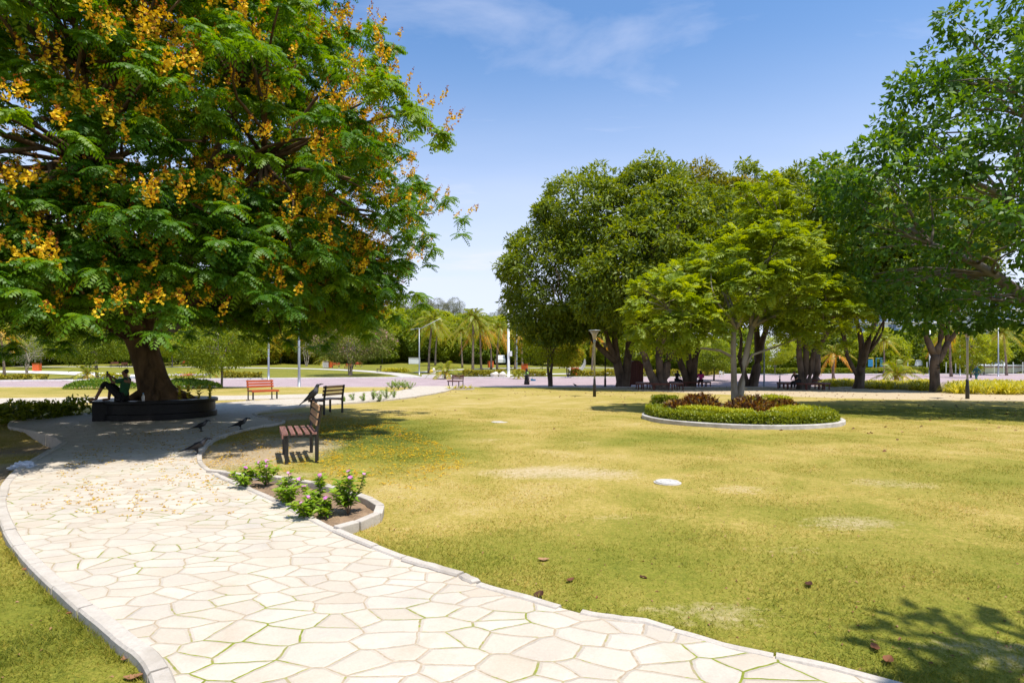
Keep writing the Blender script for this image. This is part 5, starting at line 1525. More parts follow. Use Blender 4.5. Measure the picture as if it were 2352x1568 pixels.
def build_people():
    # sitter on the planter: back against the trunk, knees drawn up, phone held before the face
    J = dict(pelvis=(0, 0, .12), chest=(.0, .10, .48), neck=(0, .085, .68), head=(0, .06, .82), look=(0, -1, -.1), shL=(.19, .09, .60), elL=(.20, -.16, .52), wrL=(.08, -.30, .70), shR=(-.19, .09, .60), elR=(-.20, -.14, .50), wrR=(-.07, -.31, .68),
             hipL=(.10, -.03, .11), knL=(.13, -.40, .53), anL=(.13, -.62, .10), hipR=(-.10, -.03, .11), knR=(-.12, -.36, .50), anR=(-.12, -.42, .08), toeL=(.13, -.80, .03), toeR=(-.12, -.6, .03))
    sx, sy = -11.10, 16.22
    make_person('person in a dark green shirt sitting knees up on the black planter', (sx, sy, .605), R(-82), J, 'cloth_green', 'cloth_black', bare=True)
    a = R(-82)
    def w(p):
        return Vector((sx, sy, .605)) + Matrix.Rotation(a, 3, 'Z') @ Vector(p)
    ph = thing('phone', 'dark phone held up by the person sitting on the planter', 'phone', w((0, -.40, .76)), a)
    MB().box((0, 0, 0), (.085, .014, .17)).build('case', M['granite'], ph, bevel=.004)
    MB().box((0, .0085, 0), (.076, .003, .155)).build('screen', M['glass'], ph)
    b = thing('bottle', 'small clear bottle standing on the planter rim beside the seated person', 'bottle', (sx + .62, sy - .05, .605), 0)
    MB().lathe([(.035, 0), (.037, .02), (.037, .13), (.016, .18), (.016, .20)], seg=14).build('body', M['bag'], b, smooth=True)
    MB().lathe([(.019, .20), (.019, .225), (.012, .228)], seg=12).build('cap', M['blue'], b)
    # sweeper
    J = dict(STAND); J.update(elR=(-.26, -.04, 1.10), wrR=(-.24, -.26, 1.02), elL=(.25, -.08, 1.12), wrL=(.26, -.30, 1.04))
    J = {k: (Vector(v) * .95 if k != 'look' else v) for k, v in J.items()}
    Y = 54.0; x = xat(1210, Y)
    make_person('person in long black dress and lime vest sweeping the road', (x, Y, tzf(x, Y)), R(62), J, 'cloth_black', 'cloth_black', longskirt=True, scarf='cloth_black', vest='vest', sleeves='long')
    a = R(62)
    def w2(p): return Vector((x, Y, tzf(x, Y))) + Matrix.Rotation(a, 3, 'Z') @ Vector(p)
    br = thing('broom', 'wooden-handled broom held upright by the sweeper in black', 'broom', w2((-.23, -.36, 1.02)), a)
    MB().tube([(0, 0, -.6), (0, 0, 1.25)], .018, 6).build('handle', M['twig'], br)
    MB().box((0, 0, -.66), (.26, .06, .1)).build('brush', M['twig'], br, bevel=.01)
    dp = thing('dustpan', 'blue long-handled dustpan hanging from the hand of the sweeper', 'dustpan', w2((.25, -.40, 1.02)), a)
    MB().tube([(0, 0, .05), (0, -.12, -.55)], .012, 6).build('handle', M['black_metal'], dp)
    MB().box((0, -.16, -.63), (.42, .34, .05)).box((0, -.0, -.55), (.42, .03, .18)).box((-.2, -.16, -.57), (.03, .3, .12)).box((.2, -.16, -.57), (.03, .3, .12)).build('pan', M['blue'], dp)
    # sitters under the figs
    SIT = dict(pelvis=(0, 0, .10), chest=(0, -.03, .46), neck=(0, -.05, .66), head=(0, -.09, .80), shL=(.18, -.02, .58), elL=(.22, -.14, .34), wrL=(.10, -.34, .28), shR=(-.18, -.02, .58), elR=(-.22, -.14, .34), wrR=(-.10, -.34, .28),
               hipL=(.09, -.02, .08), knL=(.11, -.44, .08), anL=(.11, -.46, -.36), hipR=(-.09, -.02, .08), knR=(-.11, -.44, .08), anR=(-.11, -.46, -.36))
    bx, by = at(1584, 886)
    make_person('person in a pink top sitting on a round bench, back turned', (bx + .55, by - 1.05, .465 + tzf(bx, by)), R(168), SIT, 'cloth_pink', 'cloth_black', scarf='cloth_black', sleeves='long')
    make_person('person in dark clothes sitting behind the trunk beside the one in pink', (bx - .75, by + .95, .465 + tzf(bx, by)), R(30), SIT, 'cloth_navy', 'cloth_black')
    BENT = dict(SIT); BENT.update(chest=(0, -.16, .42), neck=(0, -.28, .58), head=(0, -.38, .68), shL=(.18, -.22, .54), shR=(-.18, -.22, .54), elL=(.24, -.34, .28), elR=(-.24, -.34, .28), wrL=(.12, -.5, .24), wrR=(-.12, -.5, .24))
    bx, by = at(1845, 893.5)
    make_person('dark silhouetted person bending forward on the round bench beside the bicycle', (bx - .85, by - .95, .465 + tzf(bx, by)), R(-65), BENT, 'cloth_black', 'cloth_black')
    WALK = dict(STAND); WALK.update(knL=(.10, -.20, .48), anL=(.10, -.24, .09), knR=(-.10, .10, .48), anR=(-.10, .30, .14), elL=(.24, .12, 1.12), wrL=(.24, .16, .88), elR=(-.24, -.06, 1.10), wrR=(-.22, -.28, .96))
    Y = 55.0; x = xat(2243, Y)
    make_person('person in teal work clothes walking along the paved road behind the lamp', (x, Y, tzf(x, Y)), R(-75), WALK, 'cloth_teal', 'cloth_teal', sleeves='long', scarf='cloth_teal')

# ------------------------------------------------------------------ birds
def make_crow(label, x, y, z, rz, s=1.0, pitch=0.0, head_down=False):
    """house crow: beak to tail about 0.42 m, faces +x"""
    t = thing('crow', label, 'bird', (x, y, z), rz, 'house crows')
    t.scale = (s, s, s)
    hz = .245 if not head_down else .16
    hx = .125 if not head_down else .17
    j = {'breast': (Vector((.03, 0, .145)), (.062, .058)), 'shoulder': (Vector((.075, 0, .175)), (.052, .048)), 'neck': (Vector((hx - .02, 0, hz - .03)), .034), 'head': (Vector((hx + .008, 0, hz)), .032), 'face': (Vector((hx + .034, 0, hz - .004)), .018),
         'belly': (Vector((-.04, 0, .125)), (.054, .052)), 'rump': (Vector((-.105, 0, .105)), (.038, .03)), 'tail1': (Vector((-.17, 0, .083)), (.032, .011)), 'tail2': (Vector((-.255, 0, .052)), (.036, .006))}
    e = [('breast', 'shoulder'), ('shoulder', 'neck'), ('neck', 'head'), ('head', 'face'), ('breast', 'belly'), ('belly', 'rump'), ('rump', 'tail1'), ('tail1', 'tail2')]
    for s_, k in ((1, 'L'), (-1, 'R')):
        j['th' + k] = (Vector((-.012, s_ * .028, .09)), .024); j['an' + k] = (Vector((.012, s_ * .03, .045)), .008); j['ft' + k] = (Vector((.008, s_ * .03, .006)), .007); j['to' + k] = (Vector((.05, s_ * .034, .004)), .005); j['tb' + k] = (Vector((-.022, s_ * .03, .004)), .005)
        e += [('belly', 'th' + k), ('th' + k, 'an' + k), ('an' + k, 'ft' + k), ('ft' + k, 'to' + k), ('ft' + k, 'tb' + k)]
    skin_body('body', j, e, 'crow', t)
    for s_ in (1, -1):
        mb = MB()
        mb.add([(.085, s_ * .052, .175), (.03, s_ * .066, .185), (-.06, s_ * .058, .150), (-.175, s_ * .022, .085), (-.10, s_ * .055, .105), (-.0, s_ * .064, .12), (.06, s_ * .058, .14),
                (.085, s_ * .045, .175), (.03, s_ * .055, .185), (-.06, s_ * .046, .150), (-.175, s_ * .012, .085), (-.10, s_ * .043, .105), (-.0, s_ * .052, .12), (.06, s_ * .046, .14)],
               [(0, 1, 2, 3, 4, 5, 6), (13, 12, 11, 10, 9, 8, 7)] + [(i, (i + 1) % 7, (i + 1) % 7 + 7, i + 7) for i in range(7)])
        mb.build('wing', M['crow'], t)
    b = MB(); fx = hx + .04
    dn = -.006 if not head_down else -.03
    b.tube([(fx - .004, 0, hz - .002), (fx + .025, 0, hz - .004 + dn * .4), (fx + .058, 0, hz - .012 + dn)], [.0135, .010, .002], 8)
    b.build('beak', M['beak'], t, smooth=True)
    for s_ in (1, -1):
        MB().ball((hx + .022, s_ * .024, hz + .008), .005, 8, 6).build('eye', M['granite'], t, smooth=True)
    return t

def build_birds():
    x, y, rz = NEAR_BENCH
    # on the far end of the near bench's back rail
    top = Vector((x, y, .945)) + Matrix.Rotation(rz, 3, 'Z') @ Vector((0.10 if False else -.10, .298, 0))
    c = make_crow('black crow perched on the top slat of the bench beside the flower bed', top.x, top.y, .95, R(12), 1.12); c.rotation_euler = (0, R(-22), R(12))
    x, y = at(452, 1050); make_crow('largest crow on the paving, at the kerb nearest the flower bed', x, y, .05, R(22), 1.12)
    x, y = at(552, 993); make_crow('crow on the kerb between the black planter and the near bench', x, y, .078, R(24), 1.08)
    x, y = at(461, 995); make_crow('crow walking on the shaded paving right in front of the black planter', x, y, .05, R(8), 1.05, head_down=False)
    x, y = at(1322, 885.8); make_crow('small crow at the road edge to the left of the lone garden lamp', x, y, tzf(x, y), R(160), 1.15)

# ------------------------------------------------------------------ planting
def leafy_block(lv, fn, n, L, W, rng, t0=0, t1=1, jitter=.03):
    P, N = fn(n, rng)
    P = P + rng.normal(size=P.shape) * jitter
    D = unit(N * .9 + rand_dir(n, rng) * .9)
    lv.add(P, D, unit(N + rand_dir(n, rng) * .7), L * (.7 + .6 * rng.random(n)), W * (.8 + .4 * rng.random(n)), t0 + (t1 - t0) * rng.random(n), .15)

def hedge_run(name, label, cat, pts, w, h, mat, seed, group=None, dens=420, L=.10, W=.055, rag=.04):
    """loose or clipped hedge along a line, leaves on top and both faces, twigs inside"""
    rng = np.random.default_rng(seed)
    P = np.array(pts, float)
    seg = np.linalg.norm(np.diff(P, axis=0), axis=1); cum = np.concatenate([[0], np.cumsum(seg)])
    T = cum[-1]
    ox, oy = P.mean(0); oz = tzf(ox, oy)
    t = thing(name, label, cat, (ox, oy, oz), 0, group)
    n = int(dens * T * (w + 2 * h))
    s = rng.random(n) * T
    i = np.clip(np.searchsorted(cum, s) - 1, 0, len(seg) - 1)
    u = (s - cum[i]) / seg[i]
    c = P[i] + (P[i + 1] - P[i]) * u[:, None]
    d = (P[i + 1] - P[i]) / seg[i][:, None]
    nrm = np.stack([-d[:, 1], d[:, 0]], -1)
    q = rng.random(n) * (w + 2 * h) - h
    hh = h * (1 + rag * 4 * np.sin(s * 2.3) * np.sin(s * .9 + 1) + rag * rng.normal(size=n))
    off = np.where(q < 0, -w / 2, np.where(q > w, w / 2, q - w / 2))
    z = np.where(q < 0, (q + h) / h, np.where(q > w, 1 - (q - w) / h, 1.0)) * hh
    off = off * (1 + .12 * np.sin(s * 3.1)) * np.where((z > .8 * h) & ((q < 0) | (q > w)), .92, 1)
    X = c[:, 0] + nrm[:, 0] * off; Yy = c[:, 1] + nrm[:, 1] * off
    N = np.stack([np.where(q < 0, -1, np.where(q > w, 1, 0)) * nrm[:, 0], np.where(q < 0, -1, np.where(q > w, 1, 0)) * nrm[:, 1], np.where((q < 0) | (q > w), .25, 1.0)], -1)
    Q = np.stack([X - ox, Yy - oy, tz(X, Yy) - oz + z], -1) + rng.normal(size=(n, 3)) * .02
    lv = Leaves()
    D = unit(unit(N) + rand_dir(n, rng) * .8)
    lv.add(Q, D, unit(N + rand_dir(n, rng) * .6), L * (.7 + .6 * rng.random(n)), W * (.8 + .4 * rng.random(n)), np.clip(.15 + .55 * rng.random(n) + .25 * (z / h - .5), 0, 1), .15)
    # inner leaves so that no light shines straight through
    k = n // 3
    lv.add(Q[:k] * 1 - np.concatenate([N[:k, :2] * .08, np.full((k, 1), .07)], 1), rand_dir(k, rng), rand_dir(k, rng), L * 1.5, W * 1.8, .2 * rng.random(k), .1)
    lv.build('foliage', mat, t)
    mb = MB()
    for m in range(int(T / .5) + 2):
        s1 = T * m / (int(T / .5) + 1)
        x1 = float(np.interp(s1, cum, P[:, 0])); y1 = float(np.interp(s1, cum, P[:, 1]))
        mb.tube([(x1 - ox, y1 - oy, tzf(x1, y1) - oz - .03), (x1 - ox + random.uniform(-.08, .08), y1 - oy, tzf(x1, y1) - oz + h * .75)], [.015, .008], 5)
    mb.build('stem', M['twig'], t)
    return t

def blade_clump(lv, c, n, L, W, rng, spread=.15, t0=0., t1=1.):
    an = rng.random(n) * 2 * np.pi; el = rng.uniform(.6, 1.45, n)
    d = np.stack([np.cos(an) * np.cos(el), np.sin(an) * np.cos(el), np.sin(el)], -1)
    base = np.tile(np.asarray(c, float), (n, 1)) + np.stack([np.cos(an), np.sin(an), np.zeros(n)], -1) * (spread * rng.random(n))[:, None]
    LL = L * (.6 + .6 * rng.random(n)); tn = t0 + (t1 - t0) * rng.random(n)
    side = unit(np.cross(d, [0, 0, 1.0]))
    V = []
    for s0, s1 in ((0, .35), (.35, .7), (.7, 1.0)):
        def pt(s):
            return base + d * (LL * s)[:, None] - np.array([0, 0, 1]) * (LL * .62 * s ** 2.2)[:, None]
        def hw(s): return W * (.55 + .9 * s if s < .4 else (1.0 - s) * 1.5 + .02)
        a, b = pt(s0), pt(s1)
        V.append(np.stack([a - side * hw(s0) * .5, a + side * hw(s0) * .5, b + side * hw(s1) * .5, b - side * hw(s1) * .5], 1).reshape(-1, 3))
        lv.T.append(tn)
    lv.V += V

def strap_bed(name, label, pts, seed, group, n_clump, h=.75, mat='strap_leaf', per=26):
    rng = np.random.default_rng(seed)
    P = np.array(pts, float); c0 = P.mean(0); z0 = tzf(*c0)
    t = thing(name, label, 'plant bed', (c0[0], c0[1], z0), 0, group)
    lv = Leaves()
    lo, hi = P.min(0), P.max(0); k = 0
    while k < n_clump:
        q = lo + (hi - lo) * rng.random(2)
        if not inside([tuple(p) for p in P], q[0], q[1]): continue
        k += 1
        blade_clump(lv, (q[0] - c0[0], q[1] - c0[1], tzf(*q) - z0), per, h, .058, rng, .2, .15, 1)
    lv.build('foliage', M[mat], t)
    return t

def make_vinca(label, h, nst, seed, group, flower='pink', nf=4, w=.22, loc=(0, 0), z=0, mat='leaf_vinca'):
    rng = np.random.default_rng(seed); random.seed(seed)
    t = thing('flowering_plant', label, 'plant', (loc[0], loc[1], z), 0, group)
    mb = MB(); lv = Leaves(); tips = []
    nst = max(3, int(nst * .7))
    for s in range(nst):
        an = 2 * math.pi * s / nst + rng.uniform(-.4, .4)
        rr = w * rng.uniform(.3, 1.0) * (0 if s == 0 else 1)
        hh = h * (1 if s == 0 else rng.uniform(.55, .9))
        tip = Vector((math.cos(an) * rr, math.sin(an) * rr, hh))
        pts = [Vector((0, 0, -.02)), Vector((tip.x * .25, tip.y * .25, hh * .3)), Vector((tip.x * .75, tip.y * .75, hh * .65)), tip]
        mb.tube(pts, [.008, .006, .005, .003], 5)
        tips.append(tip)
        # opposite leaf pairs up the stem
        for k in range(9):
            f = .28 + .72 * k / 8
            q = pts[0].lerp(pts[1], f / .33) if f < .33 else (pts[1].lerp(pts[2], (f - .33) / .33) if f < .66 else pts[2].lerp(pts[3], min(1, (f - .66) / .34)))
            m = 5 if k > 4 else 4
            aa = rng.uniform(0, 6.28) + np.arange(m) * 2 * np.pi / m
            el = rng.uniform(-.1, .75, m)
            D = np.stack([np.cos(aa) * np.cos(el), np.sin(aa) * np.cos(el), np.sin(el)], -1)
            lv.add(np.tile(np.array(q), (m, 1)), D, np.tile([0, 0, 1.0], (m, 1)) + rand_dir(m, rng) * .3, rng.uniform(.06, .10, m), rng.uniform(.032, .048, m), np.clip(rng.random(m) * .7 + .05 * k, 0, 1), .22, .5)
    mb.build('stem', M['twig'], t, smooth=True)
    lv.build('foliage', M[mat], t)
    order = sorted(range(len(tips)), key=lambda i: -tips[i].z)
    for i in order[:nf]:
        fl = Leaves()
        m = 5; aa = rng.uniform(0, 6) + np.arange(m) * 2 * np.pi / m
        nm = unit(np.array([rng.uniform(-.6, .6), rng.uniform(-1.0, -.1), 1.0]))
        a = unit(np.cross(nm, [1, .2, 0])); b = np.cross(nm, a)
        D = np.cos(aa)[:, None] * a + np.sin(aa)[:, None] * b + nm * .15
        fl.add(np.tile(np.array(tips[i]) + nm * .015, (m, 1)), D, np.tile(nm, (m, 1)), .032, .034, rng.random(m), .1, .6)
        fl.build('flower', M[flower], t)
    return t

def build_planting():
    rng = np.random.default_rng(77)
    G = 'pink-flowered plants in the bed beside the path'
    beds = [((563, 1128), .36, 6, 'pink-flowered plant at the upper end of the bed, nearest the crow'), ((612, 1122), .44, 8, 'bushy pale pink plant in the bed, below the near bench'), ((663, 1170), .50, 9, 'tall leafy plant with one deep pink flower in the middle of the bed'),
            ((708, 1200), .30, 7, 'low broad plant with pink flowers at the path side of the bed'), ((735, 1172), .48, 7, 'upright plant with a pink flower on its tip, between two bushy ones'), ((800, 1185), .60, 10, 'tallest pink-flowered plant, at the outer end of the bed by the edging'), ((748, 1195), .26, 5, 'small low plant at the outer end of the bed, nearest the path kerb')]
    for i, (v, h, n, lab) in enumerate(beds):
        x, y = at(*v)
        make_vinca(lab, h * .72, n, 500 + i, G, 'pink', 3 if h > .4 else 2, .13 + h * .18, (x, y), .035)
    # row of small plants along the pale path
    G = 'low flowering plants along the pale path'
    for i, (v, h, n) in enumerate([((812, 921), .34, 5), ((836, 923), .40, 6), ((858, 920), .52, 8), ((872, 922), .45, 8), ((888, 919), .62, 9), ((905, 915), .5, 7), ((790, 924), .26, 4)]):
        x, y = at(*v)
        make_vinca('small pink-flowered plant in the row at the lawn edge of the pale path', h, n, 520 + i, G, 'pink', 3, .3, (x, y), 0)
    for i, (v, h, n) in enumerate([((900, 893), .55, 9), ((915, 894), .6, 10), ((930, 894), .62, 10), ((942, 895), .55, 9), ((908, 889), .6, 9), ((925, 889), .6, 9)]):
        x, y = at(*v)
        make_vinca('white-flowered plant in the clump between the pale path and the road', h, n + 3, 540 + i, 'white-flowered plants by the road', 'white_petal', 7, .5, (x, y), 0)
    # strap-leaved plants in a little kerbed ring at the path tip
    x, y = at(1056, 894)
    t = thing('plant_ring', 'small concrete ring of strappy young plants at the tip of the pale path', 'planter', (x, y, 0))
    MB().lathe([(1.0, -.05), (1.0, .07), (.9, .07), (.9, -.05)], seg=30).build('kerb_ring', M['kerb'], t)
    MB().lathe([(.9, .02), (.5, .05), (.02, .06)], seg=24).build('soil', M['soil'], t)
    for i, dx in enumerate((-.7, -.35, 0.05, .4, .72)):
        p = thing('strap_plant', 'yellow-green strap-leaved young plant in the small ring at the path tip', 'plant', (x + dx, y + random.uniform(-.25, .25), .05), 0, 'strap-leaved plants in the small ring')
        lv = Leaves(); blade_clump(lv, (0, 0, 0), 16, .62, .06, rng, .06); lv.build('foliage', M['strap_leaf'], p)
    # young plants inside the black planter
    for i, (vx, dy) in enumerate([(418, .1), (438, .3), (463, .1), (494 - 6, .2)][:4]):
        Y = 17.4 + dy
        p = thing('strap_plant', 'yellow-green young plant rising over the rim of the black round planter', 'plant', (xat(vx - 6, Y), Y, .5), 0, 'young plants in the black planter')
        lv = Leaves()
        for k in range(5):
            blade_clump(lv, (0, 0, .1 * k), 5, .30, .075, rng, .02, .3, 1)
        lv.build('foliage', M['strap_leaf'], p)
        MB().tube([(0, 0, -.05), (0, 0, .5)], [.012, .006], 5).build('stem', M['twig'], p)
    # low green mounds round the back of the flame tree
    def mound(label, x, y, rx, ry, h, seed, mat='ground_cover'):
        r = np.random.default_rng(seed)
        t = thing('ground_cover_mound', label, 'plants', (x, y, tzf(x, y)), 0, 'green mounds by the road kerb')
        n = int(1500 * rx * ry)
        a = r.random(n) * 6.283; q = np.sqrt(r.random(n))
        X = np.cos(a) * q * rx; Yy = np.sin(a) * q * ry
        Z = h * np.sqrt(np.maximum(0, 1 - q ** 2)) * (1 + .15 * np.sin(X * 5) * np.sin(Yy * 6)) * r.uniform(.7, 1, n)
        N = unit(np.stack([X / rx, Yy / ry, np.full(n, .8)], -1))
        lv = Leaves()
        lv.add(np.stack([X, Yy, Z], -1), unit(N + rand_dir(n, r)), unit(N + .5 * rand_dir(n, r)), .16 * (.7 + .6 * r.random(n)), .07, r.random(n), .2)
        lv.build('foliage', M[mat], t)
    mound('rich green mound of low plants right of the flame tree trunk, by the road', xat(425, 40.5), 40.5, 2.4, 2.0, .62, 601)
    mound('yellow-green mound of low plants left of the flame tree trunk, behind the sitter', xat(235, 40.0), 40.0, 2.4, 1.6, .62, 602)
    # hedges on the far kerb
    G = 'low yellow hedges on the far kerb of the road'
    def run(vx0, vx1, back, n=8):
        pts = []
        for k in range(n + 1):
            vx = vx0 + (vx1 - vx0) * k / n
            x = xat(vx, 66)
            for _ in range(3):
                Y = float(np.interp(x, ROAD_X, ROAD_FAR)) + back
                x = xat(vx, Y)
            pts.append((x, Y))
        return pts
    hs = [(-260, 70, .55, 'yellow hedge along the far kerb at the left, in front of the orange bin'), (85, 105, .45, 'short yellow bush on the far kerb between the left hedge and the leafy sapling'), (512, 600, .7, 'yellow hedge on the far kerb behind the orange-red bench'),
          (1062, 1160, .75, 'yellow hedge on the far kerb left of the tall white street light'), (1178, 1252, .7, 'yellow hedge on the far kerb behind the sweeper'), (1310, 1412, .7, 'yellow hedge on the far kerb behind the lone garden lamp'), (1462, 1560, .7, 'yellow hedge on the far kerb behind the plank bin'), (1570, 1655, .7, 'yellow hedge on the far kerb behind the pink-clothed sitter')]
    for i, (a, b, h, lab) in enumerate(hs):
        hedge_run('hedge', lab, 'hedge', run(a, b, 1.3), .9, h, M['hedge_yellow'], 620 + i, G, 130, .20, .10, .06)
    for i, (a, b, Y, h, lab) in enumerate([(1640, 2010, 103, .9, 'long clipped green hedge at the far side of the paved square'), (2030, 2135, 101, 1.1, 'clipped green hedge behind the open fig tree on the square'), (2010, 2100, 116, 2.2, 'tall bright green hedge block behind the golden palm')]):
        hedge_run('hedge', lab, 'hedge', [(xat(a + (b - a) * k / 6, Y), Y) for k in range(7)], 1.3, h, M['hedge_green'], 640 + i, 'green hedges of the square', 90, .26, .13, .02)
    # flower drifts left of the slim sapling
    G = 'flower drifts on the far kerb'
    for i, (a, b, m_, lab) in enumerate([(395, 420, 'white_petal', 'drift of white flowers on the far kerb right of the flame tree trunk'), (424, 442, 'coral', 'drift of coral flowers on the far kerb beside the white ones'), (444, 470, 'white_petal', 'drift of white and green flowers on the far kerb, near the stout young palm'), (232, 292, 'hedge_yellow', 'patch of yellow flowers on the far kerb behind the sitter')]):
        t = hedge_run('flower_bed', lab, 'flowers', run(a, b, 1.2, 4), 1.2, .55, M['hedge_lime'], 660 + i, G, 110, .16, .08, .08)
        P = run(a, b, 1.0, 4); r = np.random.default_rng(i)
        n = 260; u = r.random(n); k = np.clip((u * 4).astype(int), 0, 3); f = u * 4 - k
        PP = np.array(P); c = PP[k] + (PP[k + 1] - PP[k]) * f[:, None] + r.normal(size=(n, 2)) * .3
        ctr = np.array(t.location)
        lv = Leaves(); lv.add(np.stack([c[:, 0] - ctr[0], c[:, 1] - ctr[1], tz(c[:, 0], c[:, 1]) - ctr[2] + .5 + .15 * r.random(n)], -1), rand_dir(n, r), rand_dir(n, r), .14, .13, r.random(n), .1, .5)
        lv.build('blossom', M[m_], t)
    # strap-leaved beds at the grove's right
    G = 'yellow strap-leaved beds along the square'
    def bed(v): return [at(*p) for p in v]
    strap_bed('strap_leaf_bed', 'bed of yellow strap-leaved plants left of the open fig tree', bed([(1895, 882), (1960, 880), (1962, 887), (1930, 889.5), (1890, 888)]), 701, G, 150, 1.3)
    strap_bed('strap_leaf_bed', 'greener strap-leaved bed around the stemless-looking young palm', bed([(1990, 884), (2070, 888), (2085, 893), (2040, 895), (1988, 891)]), 702, G, 140, 1.2)
    strap_bed('strap_leaf_bed', 'bed of yellow strap-leaved plants left of the straight mottled trunk', bed([(2075, 888), (2135, 886), (2140, 898), (2100, 897)]), 703, G, 120, 1.35)
    strap_bed('strap_leaf_bed', 'long bed of bright yellow strap-leaved plants behind the black-footed lamp', bed([(2170, 900), (2200, 892), (2290, 889), (2420, 897), (2420, 906), (2300, 906), (2190, 904)]), 704, G, 300, 1.45)
    # big pale strap bush on the far lawn
    x = xat(908, 84)
    t = thing('strap_bush', 'wide yellow-green strappy bush on the far lawn beside the curved path', 'bush', (x, 84, tzf(x, 84)))
    lv = Leaves()
    for k in range(60):
        a = rng.random() * 6.28; q = math.sqrt(rng.random())
        blade_clump(lv, (math.cos(a) * q * 1.8, math.sin(a) * q * 1.2, 0), 22, 1.5, .09, rng, .25)
    lv.build('foliage', M['strap_leaf'], t)
    # shaded bushes at the left end of the paved area
    hedge_run('shrub', 'dark shaded shrubs behind the curved kerb left of the black planter', 'shrub', [at(-160, 985), at(-40, 975), at(60, 965), at(130, 957), at(190, 952)], 1.0, .42, M['hedge_green'], 680, None, 260, .12, .07, .12)
    # clipped round bed of the pale tree
    cx, cy = at(1693, 966.0); cy = 17.05
    cx = xat(1694, cy)
    R0 = 2.70
    t = thing('round_bed', 'low concrete kerb ring holding the clipped hedges and the pale twin-stemmed tree', 'planter', (cx, cy + .0, 0))
    return_center = (cx, cy)
    MB().lathe([(R0 + .10, -.1), (R0 + .10, .10), (R0 + .08, .115), (R0 - .02, .115), (R0 - .04, .10), (R0 - .04, -.1)], seg=72).build('kerb_ring', M['concrete'], t)
    MB().lathe([(R0 - .04, .05), (1.5, .10), (.02, .14)], seg=48).build('soil', M['soil'], t)
    def arc(r, a0, a1, n=28, c=None):
        return [(cx + r * math.cos(R(a0 + (a1 - a0) * i / n)), cy + r * math.sin(R(a0 + (a1 - a0) * i / n))) for i in range(n + 1)]
    G = 'clipped hedges of the round bed'
    hedge_run('clipped_hedge', 'clipped low hedge forming the outer ring of the round bed', 'hedge', arc(R0 - .38, 150, 390, 60), .60, .30, M['hedge_green'], 690, G, 2100, .06, .036, .035)
    hedge_run('clipped_hedge', 'inner clipped lime-green hedge on the side facing the bare lawn', 'hedge', arc(R0 - 1.02, 192, 262, 24), .60, .38, M['hedge_lime'], 691, G, 1800, .055, .034, .02)
    hedge_run('clipped_hedge', 'inner clipped yellow hedge on the sunny right of the croton plants', 'hedge', arc(R0 - 1.02, 284, 372, 24), .62, .38, M['hedge_lime'], 692, G, 1800, .055, .034, .02)
    for a, lab in [(142, 'small block hedge at the left rear of the round bed'), (38, 'small block hedge at the right rear of the round bed')]:
        hedge_run('block_hedge', lab, 'hedge', arc(R0 - .42, a - 9, a + 9, 5), .60, .58, M['hedge_green' if a > 90 else 'hedge_lime'], 693 + a, G, 1800, .055, .034, .01)
    for i, (dx, dy, r, h, lab) in enumerate([(-1.0, .55, .75, .60, 'large red-brown croton clump left of the pale twin stems'), (.55, .3, .8, .55, 'orange-red croton clump right of the pale twin stems'), (-.2, -.75, .62, .48, 'copper croton clump in front of the pale twin stems'), (-1.75, .25, .5, .40, 'low red croton clump at the left of the bed'), (1.5, .35, .6, .42, 'orange croton clump at the right edge of the inner hedge')]):
        t = thing('croton_plant', lab, 'plant', (cx + dx, cy + dy, .1), 0, 'croton plants of the round bed')
        rr = np.random.default_rng(720 + i); lv = Leaves()
        n = int(1500 * r)
        d = rand_dir(n, rr); d[:, 2] = np.abs(d[:, 2]); q = r * (.5 + .5 * rr.random(n) ** .5)
        P = d * q[:, None] * np.array([1, 1, h / r])
        lv.add(P, unit(d + rand_dir(n, rr) * .6 + [0, 0, .2]), unit(d + rand_dir(n, rr) * .5 + [0, 0, .5]), .15 * (.7 + .5 * rr.random(n)), .06, rr.random(n) * (1 if i in (1, 4) else .85), .2)
        lv.build('foliage', M['croton'], t)
        mb = MB()
        for k in range(8):
            a = k * .8; mb.tube([(0, 0, -.05), (math.cos(a) * r * .6, math.sin(a) * r * .6, h * .7)], [.012, .006], 5)
        mb.build('stem', M['twig'], t)

# ------------------------------------------------------------------ small and far things
def build_planter():
    x, y, r = -10.80, 17.42, 1.56
    t = thing('round_planter', 'low black granite planter round the foot of the flame tree', 'planter', (x, y, 0))
    MB().lathe([(r - .06, -.05), (r - .06, .06), (r + .02, .07), (r + .02, .22), (r - .03, .235), (r - .03, .50)], seg=72).build('wall', M['granite'], t)
    MB().lathe([(r - .03, .50), (r + .035, .505), (r + .045, .53), (r + .045, .595), (r + .03, .605), (r - .42, .605), (r - .44, .59), (r - .44, .40)], seg=72).build('seat_rim', M['granite'], t)
    MB().lathe([(r - .44, .50), (.6, .56), (.02, .58)], seg=40).build('soil', M['soil'], t)
    # square seat block at the left end
    s = thing('stone_seat', 'square black stone seat slab standing against the left end of the round planter', 'seat', (x - r + .78, y - 1.12, 0), R(26))
    MB().box((0, -.05, .275), (.62, .60, .55)).build('block', M['granite'], s, bevel=.012)
    MB().box((0, -.05, .578), (.72, .70, .05)).build('slab', M['granite'], s, bevel=.01)

